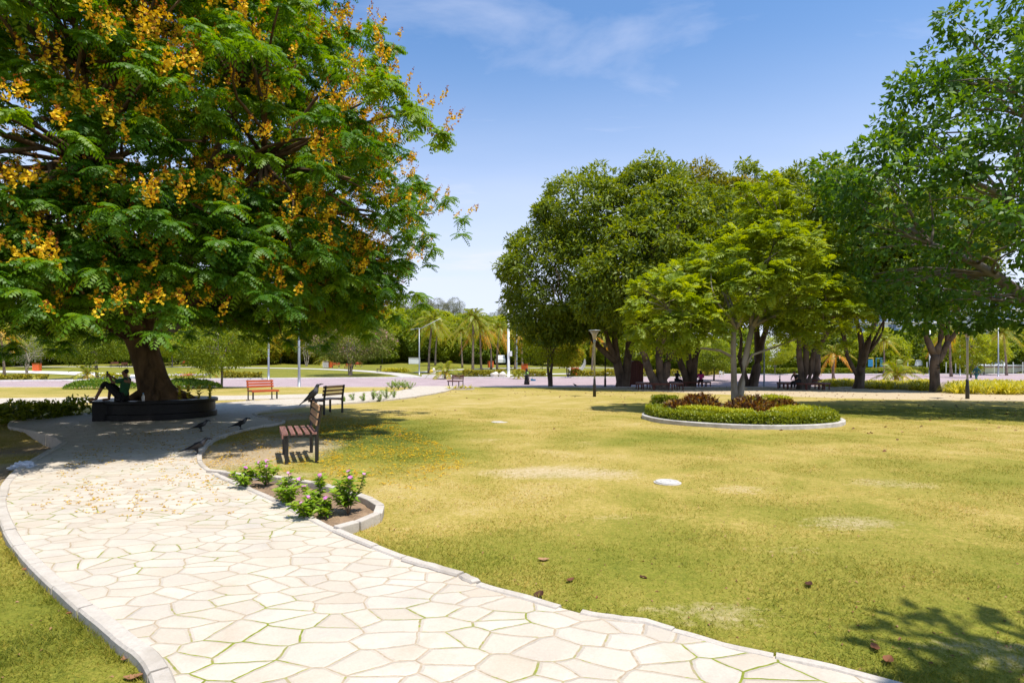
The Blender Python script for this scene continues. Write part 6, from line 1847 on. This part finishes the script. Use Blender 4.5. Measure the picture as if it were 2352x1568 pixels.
def build_far_things():
    # apartment blocks behind the square
    def block(label, x, y, w, d, floors, rz, seed):
        t = thing('apartment_block', label, 'building', (x, y, tzf(x, y) - .3), rz, 'white apartment blocks')
        h = floors * 3.2
        MB().box((0, d / 2, h / 2), (w, d, h)).build('wall', M['white_wall'], t)
        MB().box((0, d / 2 - .2, h + .25), (w + .8, d + .8, .5)).build('roof', M['white_wall'], t)
        rnd = random.Random(seed)
        nb = int(w / 4.2)
        for f in range(floors):
            z = f * 3.2
            if f > 0:
                MB().box((0, -.72, z), (w * .96, 1.4, .22)).build('balcony', M['white_wall'], t)
            for k in range(nb):
                px = -w / 2 + (k + .5) * w / nb
                wd = MB().box((px, .02, z + 1.5), (2.5, .12, 2.1)).build('window', M['glass'], t)
                MB().box((px, -.05, z + 1.5), (.08, .06, 2.1)).build('mullion', M['white_metal'], wd)
                if f > 0:
                    MB().box((px, -1.40, z + .65), (3.4, .06, .95)).build('railing', M['glass'], t)
        return t
    block('white apartment block with blue glass seen beside the open fig tree', xat(2080, 190), 190, 38, 14, 8, R(-6), 1)
    block('white apartment block showing under the right edge of the large-leaved crown', xat(2370, 180), 180, 40, 14, 8, R(10), 2)
    # moored boats with a row of posts in front
    def boat(label, x, y, rz):
        t = thing('boat', label, 'boat', (x, y, tzf(x, y)), rz, 'white boats beyond the square')
        V = []; F = []
        for i, (px, w, z0) in enumerate([(-5.5, 1.1, .3), (-3, 1.5, .15), (0, 1.6, .1), (3, 1.3, .2), (5.2, .6, .6), (6.2, .05, 1.1)]):
            V += [(px, -w * .6, z0), (px, w * .6, z0), (px, w, 1.5 + max(0, px) * .05), (px, -w, 1.5 + max(0, px) * .05)]
        for i in range(5):
            for k in range(4):
                a = i * 4 + k; b = i * 4 + (k + 1) % 4
                F.append((a, b, b + 4, a + 4))
        F += [(3, 2, 1, 0), (20, 21, 22, 23)]
        MB().add(V, F).build('hull', M['white_wall'], t)
        MB().box((-1.2, 0, 2.1), (5.0, 2.0, 1.1), taper=.9).build('cabin', M['white_wall'], t, bevel=.05)
        for k in range(4):
            for s in (-1, 1):
                MB().box((-3 + k * 1.15, s * .985, 2.12), (.8, .06, .5)).build('window', M['glass'], t)
        MB().box((0, -1.62, 1.25), (9.0, .05, .14)).build('stripe', M['slat_dark'], t)
        return t
    a = boat('white boat laid up beyond the square, left of the lamp with the black foot', xat(2150, 112), 112, R(4))
    place(copy_tree(a), xat(2285, 108), 108, None, R(-3), 1.0, 'white boat laid up beyond the square, seen past the walker in teal')
    G = 'white posts before the boats'
    post = None
    for i, vx in enumerate(range(2085, 2380, 22)):
        if post is None:
            post = thing('bollard', 'slim white post in the row before the laid-up boats', 'post', (0, 0, 0), 0, G)
            MB().lathe([(.07, -.05), (.07, 2.0), (.09, 2.02), (.09, 2.12), (.03, 2.16)], seg=10).build('shaft', M['white_metal'], post)
            o = post
        else:
            o = copy_tree(post)
        place(o, xat(vx, 103), 103, None)
    # crescent sculpture
    x = xat(1322, 80)
    t = thing('crescent_sculpture', 'pale stone crescent moon sculpture open to the upper left, beyond the road', 'sculpture', (x, 80, tzf(x, 80)))
    n = 30; V = []; F = []
    for i in range(n + 1):
        f = i / n
        a = R(175 + (385 - 175) * f)
        th = .50 * math.sin(math.pi * min(1, max(0, f))) ** .6 + .03
        for (rr, yy) in ((1.42, -.25), (1.42, .25), (1.42 - th, .2), (1.42 - th, -.2)):
            V.append((rr * math.cos(a), yy, 1.5 + rr * math.sin(a)))
    for i in range(n):
        for k in range(4):
            F.append((i * 4 + k, i * 4 + (k + 1) % 4, i * 4 + (k + 1) % 4 + 4, i * 4 + k + 4))
    F += [(3, 2, 1, 0), (n * 4, n * 4 + 1, n * 4 + 2, n * 4 + 3)]
    MB().add(V, F).build('crescent', M['marble'], t, smooth=False)
    MB().box((-.1, 0, .08), (1.5, .9, .3)).build('plinth', M['marble'], t, bevel=.02)
    # white figure group under the young palm
    x = xat(995, 68.8)
    t = thing('garden_statue', 'small white statue with gold patches on a plinth under the drooping young palm', 'statue', (x, 68.8, tzf(x, 68.8) + .1))
    MB().box((0, 0, .12), (2.6, 1.2, .35)).build('plinth', M['white_kerb'], t, bevel=.02)
    skin_body('figure', {'a': ((0, 0, .45), .30), 'b': ((.1, 0, .85), .24), 'c': ((.05, 0, 1.15), .14), 'd': ((.4, 0, .55), .2), 'e': ((-.45, 0, .5), .22)}, [('a', 'b'), ('b', 'c'), ('a', 'd'), ('a', 'e')], 'marble', t)
    MB().ball((-.2, -.2, .7), (.22, .12, .2)).build('gilding', M['yellow_paint'], t, smooth=True)
    for dx, vx in ((0, 1138), (1, 1156)):
        x = xat(vx - 2, 69)
        t = thing('boulder', 'pale rounded boulder at the kerb by the white street light', 'boulder', (x, 68.9, tzf(x, 68.9)), 0, 'boulders by the street light')
        bm = bmesh.new(); bmesh.ops.create_icosphere(bm, subdivisions=3, radius=.5)
        for v in bm.verts:
            v.co *= 1 + .18 * math.sin(v.co.x * 7 + dx) * math.cos(v.co.y * 6) + .1 * math.sin(v.co.z * 9)
            v.co.z = max(v.co.z * .9 + .3, -.05)
        me = bpy.data.meshes.new('stone'); bm.to_mesh(me); bm.free()
        link_mesh('stone', me, M['marble'], t, True)
    # parked white vehicle and kiosk far behind the palms
    x = xat(996 + 30 - 30, 104); x = xat(1020 - 2, 120)
    def van(label, vx, Y, rz):
        x = xat(vx, Y)
        t = thing('parked_van', label, 'van', (x, Y, tzf(x, Y)), rz, 'parked white vans')
        MB().box((0, 0, .75), (4.4, 1.75, .8)).build('body', M['white_wall'], t, bevel=.08)
        MB().box((-.5, 0, 1.5), (3.2, 1.65, .85), taper=.86).build('cabin', M['white_wall'], t, bevel=.06)
        for s in (-1, 1):
            MB().box((-.4, s * .80, 1.5), (2.4, .06, .45)).build('window', M['glass'], t)
            for px in (-1.4, 1.4):
                w = MB(); w.tube([(px, s * .76, .34), (px, s * .92, .34)], .34, 16); w.build('wheel', M['rubber'], t)
        MB().box((1.14, 0, 1.48), (.08, 1.35, .5), Matrix.Rotation(R(-18), 3, 'Y')).build('windscreen', M['glass'], t)
        return t
    van('white van parked beyond the palms, next to the far orange bin', 1148, 118, R(100))
    x = xat(952, 118)
    t = thing('utility_cabinet', 'low white ribbed utility cabinet on the far lawn left of the first palm', 'cabinet', (x, 118, tzf(x, 118)), R(4))
    MB().box((0, 0, .62), (2.3, .8, 1.24)).build('body', M['white_wall'], t, bevel=.02)
    MB().box((0, 0, 1.28), (2.45, .95, .09)).build('lid', M['concrete'], t, bevel=.01)
    for k in range(9):
        MB().box((-1.0 + k * .25, -.415, .64), (.07, .04, 1.05)).build('rib', M['white_metal'], t)
    # bicycle leaning near the round bench
    x, y = at(1791, 890.5)
    t = thing('bicycle', 'dark bicycle parked head-on beside the round bench with the bending sitter', 'bicycle', (x, y, tzf(x, y)), R(62))
    for px in (-.5, .5):
        w = MB(); pts = [(px + .32 * math.cos(a), 0, .33 + .32 * math.sin(a)) for a in np.linspace(0, 2 * math.pi, 25)]
        w.tube(pts, .022, 6, caps=False); wo = w.build('wheel', M['rubber'], t)
        s = MB()
        for k in range(8):
            a = k * math.pi / 8; s.tube([(px - .31 * math.cos(a), 0, .33 - .31 * math.sin(a)), (px + .31 * math.cos(a), 0, .33 + .31 * math.sin(a))], .004, 4)
        s.build('spoke', M['grey_metal'], wo)
    f = MB()
    for a, b in [((-.5, 0, .33), (-.15, 0, .75)), ((-.15, 0, .75), (.35, 0, .78)), ((-.15, 0, .75), (-.08, 0, .32)), ((-.08, 0, .32), (.35, 0, .72)), ((-.5, 0, .33), (-.08, 0, .32)), ((.5, 0, .33), (.33, 0, .98))]:
        f.tube([a, b], .02, 6)
    f.build('frame', M['black_metal'], t)
    MB().tube([(.28, -.28, 1.02), (.34, -.1, 1.0), (.34, .1, 1.0), (.28, .28, 1.02)], .016, 6).build('handlebar', M['black_metal'], t)
    MB().box((-.18, 0, .83), (.26, .14, .06), taper=.8).build('saddle', M['rubber'], t, bevel=.015)
    # green crate, plastic chair, manhole lid, bag
    x, y = at(1716, 883)
    t = thing('crate', 'green plastic crate on the sand at the foot of the dark leaning fig', 'crate', (x, y, tzf(x, y)), R(8))
    MB().box((0, 0, .04), (.62, .42, .06)).build('base', M['green_plastic'], t)
    for s in (-1, 1):
        for k in range(3):
            MB().box((0, s * .2, .12 + k * .11), (.62, .03, .075)).build('side', M['green_plastic'], t)
            MB().box((s * .3, 0, .12 + k * .11), (.03, .38, .075)).build('side', M['green_plastic'], t)
        for q in (-1, 1):
            MB().box((s * .29, q * .19, .2), (.05, .05, .38)).build('post', M['green_plastic'], t)
    x = xat(1658, 74)
    t = thing('garden_chair', 'white plastic garden chair standing alone on the paved square', 'chair', (x, 74, tzf(x, 74)), R(20))
    MB().box((0, 0, .43), (.5, .48, .04)).build('seat', M['white_metal'], t, bevel=.01)
    for sx in (-1, 1):
        for sy in (-1, 1):
            MB().box((sx * .22, sy * .21, .2), (.045, .045, .44)).build('leg', M['white_metal'], t)
        MB().box((sx * .25, 0, .64), (.05, .46, .035)).build('armrest', M['white_metal'], t)
    MB().box((0, .24, .70), (.48, .04, .42), Matrix.Rotation(R(-10), 3, 'X')).build('backrest', M['white_metal'], t, bevel=.01)
    x, y = at(1533, 1108)
    t = thing('drain_cover', 'round white cement drain cover set in the dry lawn', 'drain cover', (x, y, 0))
    MB().lathe([(.160, -.05), (.160, .018), (.152, .024), (.12, .025), (.115, .020), (.10, .020), (.095, .026), (.05, .027), (.045, .019), (.02, .019)], seg=40).build('lid', M['cover'], t)
    MB().lathe([(.185, -.05), (.185, .007), (.165, .009)], seg=40).build('rim', M['concrete'], t)
    x, y = at(1148, 969)
    t = thing('drain_cover', 'faint flat drain cover sunk in the lawn beyond the dry patch', 'drain cover', (x, y, 0))
    MB().lathe([(.24, -.05), (.24, .008), (.02, .012)], seg=30).build('lid', M['concrete'], t)
    x, y = at(62, 1079)
    t = thing('plastic_bag', 'crumpled white plastic bag lying on the soil against the path kerb', 'bag', (x - .06, y, tzf(x, y) + .02))
    bm = bmesh.new(); bmesh.ops.create_icosphere(bm, subdivisions=4, radius=.12)
    for v in bm.verts:
        c = v.co * 1.0
        k = 1 + .35 * math.sin(c.x * 60 + 2 * math.sin(c.y * 40)) * math.cos(c.y * 55 + c.z * 30) + .2 * math.sin(c.z * 80 + c.x * 30)
        v.co = Vector((c.x * k * 1.3, c.y * k * .9, max(-.01, c.z * k * .55 + .03)))
    me = bpy.data.meshes.new('film'); bm.to_mesh(me); bm.free(); link_mesh('film', me, M['bag'], t)
    # exercise frames of the square
    for vx, Y, mat, lab in [(1995, 104, 'yellow_paint', 'yellow and blue exercise frame behind the slim fig trunk'), (2022, 108, 'blue', 'blue exercise frame behind the golden palm trunk')]:
        x = xat(vx, Y)
        t = thing('exercise_frame', lab, 'exercise frame', (x, Y, tzf(x, Y)), 0, 'exercise frames of the square')
        for s in (-1, 1):
            MB().tube([(s * .8, 0, -.05), (s * .8, 0, 3.0)], .09, 8).build('post', M[mat], t)
        MB().tube([(-.8, 0, 2.9), (.8, 0, 2.9)], .07, 8).build('bar', M[mat], t)
        MB().box((.3, -.1, 2.0), (.9, .06, 1.3)).build('panel', M['blue'], t, bevel=.02)
        MB().box((0, -.3, .6), (1.2, .5, .1)).build('step', M['yellow_paint'], t)

def build_litter():
    rng = np.random.default_rng(31)
    # fallen yellow petals
    P = []
    regions = [([at(*p) for p in [(60, 1180), (200, 1010), (480, 975), (640, 1000), (520, 1110), (560, 1190), (300, 1200)]], 900, .055), ([at(*p) for p in [(470, 1070), (560, 990), (660, 985), (720, 1070), (600, 1100)]], 520, .012), ([at(*p) for p in [(720, 950), (900, 970), (1100, 1060), (960, 1130), (740, 1090)]], 2300, .022),
               ([at(*p) for p in [(590, 960), (720, 945), (740, 990), (660, 980)]], 420, .012), ([at(*p) for p in [(0, 1180), (20, 1030), (130, 1022), (60, 1080)]], 130, 0)]
    for poly, n, zz in regions:
        q = np.array(poly); lo, hi = q.min(0), q.max(0)
        c = lo + (hi - lo) * rng.random((n * 6, 2))
        # petals lie in drifts
        dr = np.sin(c[:, 0] * 2.1 + 1.3 * np.sin(c[:, 1] * 1.7)) * np.cos(c[:, 1] * 2.6 + c[:, 0]) * .5 + .5
        c = c[inside(poly, c[:, 0], c[:, 1]) & (rng.random(len(c)) < .15 + .85 * dr ** 1.5)][:n]
        onp = inside(PATH, c[:, 0], c[:, 1])
        z = np.where(onp, .055, tz(c[:, 0], c[:, 1]) + zz)
        P.append(np.concatenate([c, z[:, None]], 1))
    P = np.concatenate(P)
    lv = Leaves()
    for k in range(3):
        a = rng.random(len(P)) * 6.28
        D = np.stack([np.cos(a), np.sin(a), .1 + .35 * rng.random(len(P))], -1)
        lv.add(P + rng.normal(size=P.shape) * [.012, .012, .0], D, np.tile([0, 0, 1.0], (len(P), 1)) + rand_dir(len(P), rng) * .4, .020 + .014 * rng.random(len(P)), .019, rng.random(len(P)), .25, .55)
    tag(lv.build('fallen_petals', M['petal_yellow'], None), 'yellow petals fallen under the flame tree on paving, dirt and grass', 'petals', kind='stuff')
    # scattered dry leaves far off
    n = 900
    c = np.stack([rng.uniform(-6, 34, n), 5 + 38 * rng.random(n) ** .8], -1)
    w = np.clip((c[:, 1] - 20) / 20, .0, 1) + .12 + .5 * (c[:, 0] > 8) * (c[:, 1] > 12)
    c = c[(rng.random(n) < w) & ~inside(PATH, c[:, 0], c[:, 1])]
    n = len(c)
    a = rng.random(n) * 6.28
    lv = Leaves()
    lv.add(np.concatenate([c, tz(c[:, 0], c[:, 1])[:, None] + .015], 1), np.stack([np.cos(a), np.sin(a), .15 * np.ones(n)], -1), np.tile([0, 0, 1.0], (n, 1)) + rand_dir(n, rng) * .5, .10 + .07 * rng.random(n), .06, rng.random(n), .3)
    m = 1500
    Yn = 2.6 + 11 * rng.random(m) ** 1.6
    cn = np.stack([(rng.random(m) * 2 - 1) * (Yn + .8), Yn], -1)
    cn = cn[~inside(PATH, cn[:, 0], cn[:, 1])]
    m = len(cn); a = rng.random(m) * 6.28
    lv.add(np.concatenate([cn, tz(cn[:, 0], cn[:, 1])[:, None] + .008], 1), np.stack([np.cos(a), np.sin(a), .12 * np.ones(m)], -1), np.tile([0, 0, 1.0], (m, 1)) + rand_dir(m, rng) * .5, .016 + .030 * rng.random(m) ** 2, .013, .2 + .8 * rng.random(m), .3)
    tag(lv.build('fallen_leaves', M['dry_leaf'], None), 'dry brown leaves scattered over the lawn and sand', 'leaves', kind='stuff')
    # single leaves lying near enough to be told apart
    def leaf_mesh(i):
        r = np.random.default_rng(800 + i); s = .034 + .014 * r.random()
        V = []; F = []
        for k in range(7):
            f = k / 6; w = s * .55 * math.sin(math.pi * (.06 + .9 * f)) ** .8
            cz = .6 * s * (f - .5) ** 2 * 2
            for q in (-1, -.5, 0, .5, 1):
                V.append((s * 2 * (f - .5), w * q, .012 + cz + abs(q) * w * r.uniform(.3, .7)))
        for k in range(6):
            for q in range(4):
                a = k * 5 + q; F.append((a, a + 1, a + 6, a + 5))
        return np.array(V), np.array(F)
    for i, (v, lab, z) in enumerate([((1237, 1373), 'dark curled dry leaf at the lawn edge by the chipped kerb', 0), ((1478, 1329), 'small dark dry leaf on the lawn midway between the kerb and the drain cover', 0), ((1249, 1288), 'pale bleached dry leaf on the lawn right of the path bend', 0), ((2010, 1491), 'reddish dry leaf in the shade at the lawn corner', 0), ((2040, 1520), 'orange-brown dry leaf in the shade at the lawn corner', 0),
                                       ((165, 1410), 'crisp brown dry leaf on the grass outside the left kerb', 0), ((290, 1515), 'large tan dry leaf against the left kerb', 0), ((305, 1560), 'tan dry leaf below the larger one at the left kerb', 0), ((60, 1310), 'light brown dry leaf beside the left kerb bend', 0), ((1858, 1345), 'tiny dark leaf on the greener part of the lawn', 0),
                                       ((1310, 1335), 'small brown leaf on the grass above the dark curled one', 0), ((358, 1133), 'flat green leaf fallen on the sunny paving', 1)]):
        x, y = at(*v)
        t = thing('dry_leaf' if z == 0 else 'green_leaf', lab, 'leaf', (x, y, -.004 if z == 0 else .046), random.uniform(0, 6), 'single fallen leaves')
        V, F = leaf_mesh(i)
        if z: V = V * np.array([1.3, 1.5, .2])
        if i == 0: V = V * 1.5
        np_mesh('blade', V, F, M['dry_leaf'] if z == 0 else M['leaf_bright'], t, tint=np.full(len(F), [.05, .1, .95, .45, .5, .55, .7, .7, .6, .05, .3, .3][i]), smooth=True)

# ------------------------------------------------------------------ light, sky, camera
SUN_EL, SUN_AZ = 70.5, -42.0        # azimuth measured from +x towards +y

def build_light():
    d = Vector((math.cos(R(SUN_EL)) * math.cos(R(SUN_AZ)), math.cos(R(SUN_EL)) * math.sin(R(SUN_AZ)), math.sin(R(SUN_EL))))
    l = bpy.data.lights.new('sun', 'SUN'); l.energy = 4.3; l.angle = R(.5); l.color = (1, .95, .86)
    o = bpy.data.objects.new('sun', l); COL.objects.link(o)
    o.rotation_euler = d.to_track_quat('Z', 'Y').to_euler()
    w = bpy.data.worlds.new('World'); SC.world = w; w.use_nodes = True
    nt = w.node_tree; nt.nodes.clear()
    sky = nd(nt, 'ShaderNodeTexSky', sky_type='NISHITA'); sky.sun_disc = False
    sky.sun_elevation = R(SUN_EL); sky.sun_rotation = R(90 - SUN_AZ)
    sky.altitude = 0; sky.air_density = 1.0; sky.dust_density = .6; sky.ozone_density = 2.2
    tc = nd(nt, 'ShaderNodeTexCoord').outputs['Generated']
    sp = nd(nt, 'ShaderNodeSeparateXYZ'); nt.links.new(tc, sp.inputs[0])
    z = mth(nt, 'MAXIMUM', sp.outputs[2], .02)
    zz = mth(nt, 'ADD', z, .18)
    cb = nd(nt, 'ShaderNodeCombineXYZ')
    nt.links.new(mth(nt, 'DIVIDE', sp.outputs[0], zz), cb.inputs[0]); nt.links.new(mth(nt, 'DIVIDE', sp.outputs[1], zz), cb.inputs[1])
    mp = nd(nt, 'ShaderNodeMapping'); mp.inputs['Rotation'].default_value = (0, 0, R(35)); mp.inputs['Scale'].default_value = (.75, 2.1, 1)
    mp.inputs['Location'].default_value = CLOUD_LOC
    nt.links.new(cb.outputs[0], mp.inputs[0])
    n = noise(nt, mp.outputs[0], 1.25, 8, .58, .45)
    wisps = ramp(nt, n, [(.56, (0, 0, 0)), (.82, (1, 1, 1))])
    low = ramp(nt, z, [(.05, (1, 1, 1)), (.52, (0, 0, 0))], 'EASE')
    n2 = noise(nt, mp.outputs[0], .8, 6, .5, .3)
    veil = mth(nt, 'MULTIPLY', low, mth(nt, 'MULTIPLY_ADD', n2, 1.2, .55), clamp=True)
    fac = mth(nt, 'ADD', mth(nt, 'MULTIPLY', wisps, .55), mth(nt, 'MULTIPLY', veil, .85), clamp=True)
    hs = nd(nt, 'ShaderNodeHueSaturation'); hs.inputs['Saturation'].default_value = 1.16; hs.inputs['Value'].default_value = 1.16
    nt.links.new(sky.outputs[0], hs.inputs['Color'])
    col = mixc(nt, fac, hs.outputs[0], CLOUD_COL)
    bg = nd(nt, 'ShaderNodeBackground'); bg.inputs[1].default_value = SKY_STRENGTH
    nt.links.new(col, bg.inputs[0])
    out = nd(nt, 'ShaderNodeOutputWorld'); nt.links.new(bg.outputs[0], out.inputs[0])
CLOUD_COL = (4.7, 4.95, 6.0)
CLOUD_LOC = (.118, .56, 0)
SKY_STRENGTH = .13

def build_camera():
    c = bpy.data.cameras.new('camera'); o = bpy.data.objects.new('camera', c); COL.objects.link(o)
    c.sensor_width = 36; c.lens = 36 * FOC / 2352; c.clip_start = .05; c.clip_end = 3000
    o.location = (0, 0, CAMH); o.rotation_euler = (R(90), 0, 0)
    c.shift_y = (HOR - 784) / 2352
    SC.camera = o

import time as _t
def stage(f):
    t0 = _t.time(); f(); print('stage', f.__name__, round(_t.time() - t0, 1), flush=True)

for f in (build_camera, build_light, build_ground, build_road, build_path, build_grass, build_planter, build_flame_tree, build_crepe_tree, build_grove, build_palms, build_background_trees, build_thicket,
          build_benches, build_ring_benches, build_lamps, build_bins, build_people, build_birds, build_planting, build_far_things, build_litter):
    stage(f)

# unused bits of orphan data go, the view stays plain
SC.view_settings.view_transform = 'Standard'
SC.view_settings.look = 'None'
SC.view_settings.exposure = 0.52
SC.view_settings.gamma = 1.0
SC.view_settings.use_curve_mapping = False
SC.cycles.max_bounces = 8
SC.cycles.diffuse_bounces = 4
SC.cycles.glossy_bounces = 2
SC.cycles.transmission_bounces = 3
SC.cycles.transparent_max_bounces = 4
SC.cycles.sample_clamp_indirect = 4.0
SC.cycles.use_denoising = True

for _o in COL.objects:
    if _o.get('label') and len(_o['label'].replace('-', ' ').split()) > 15:
        print('LONG', len(_o['label'].split()), _o['label'])
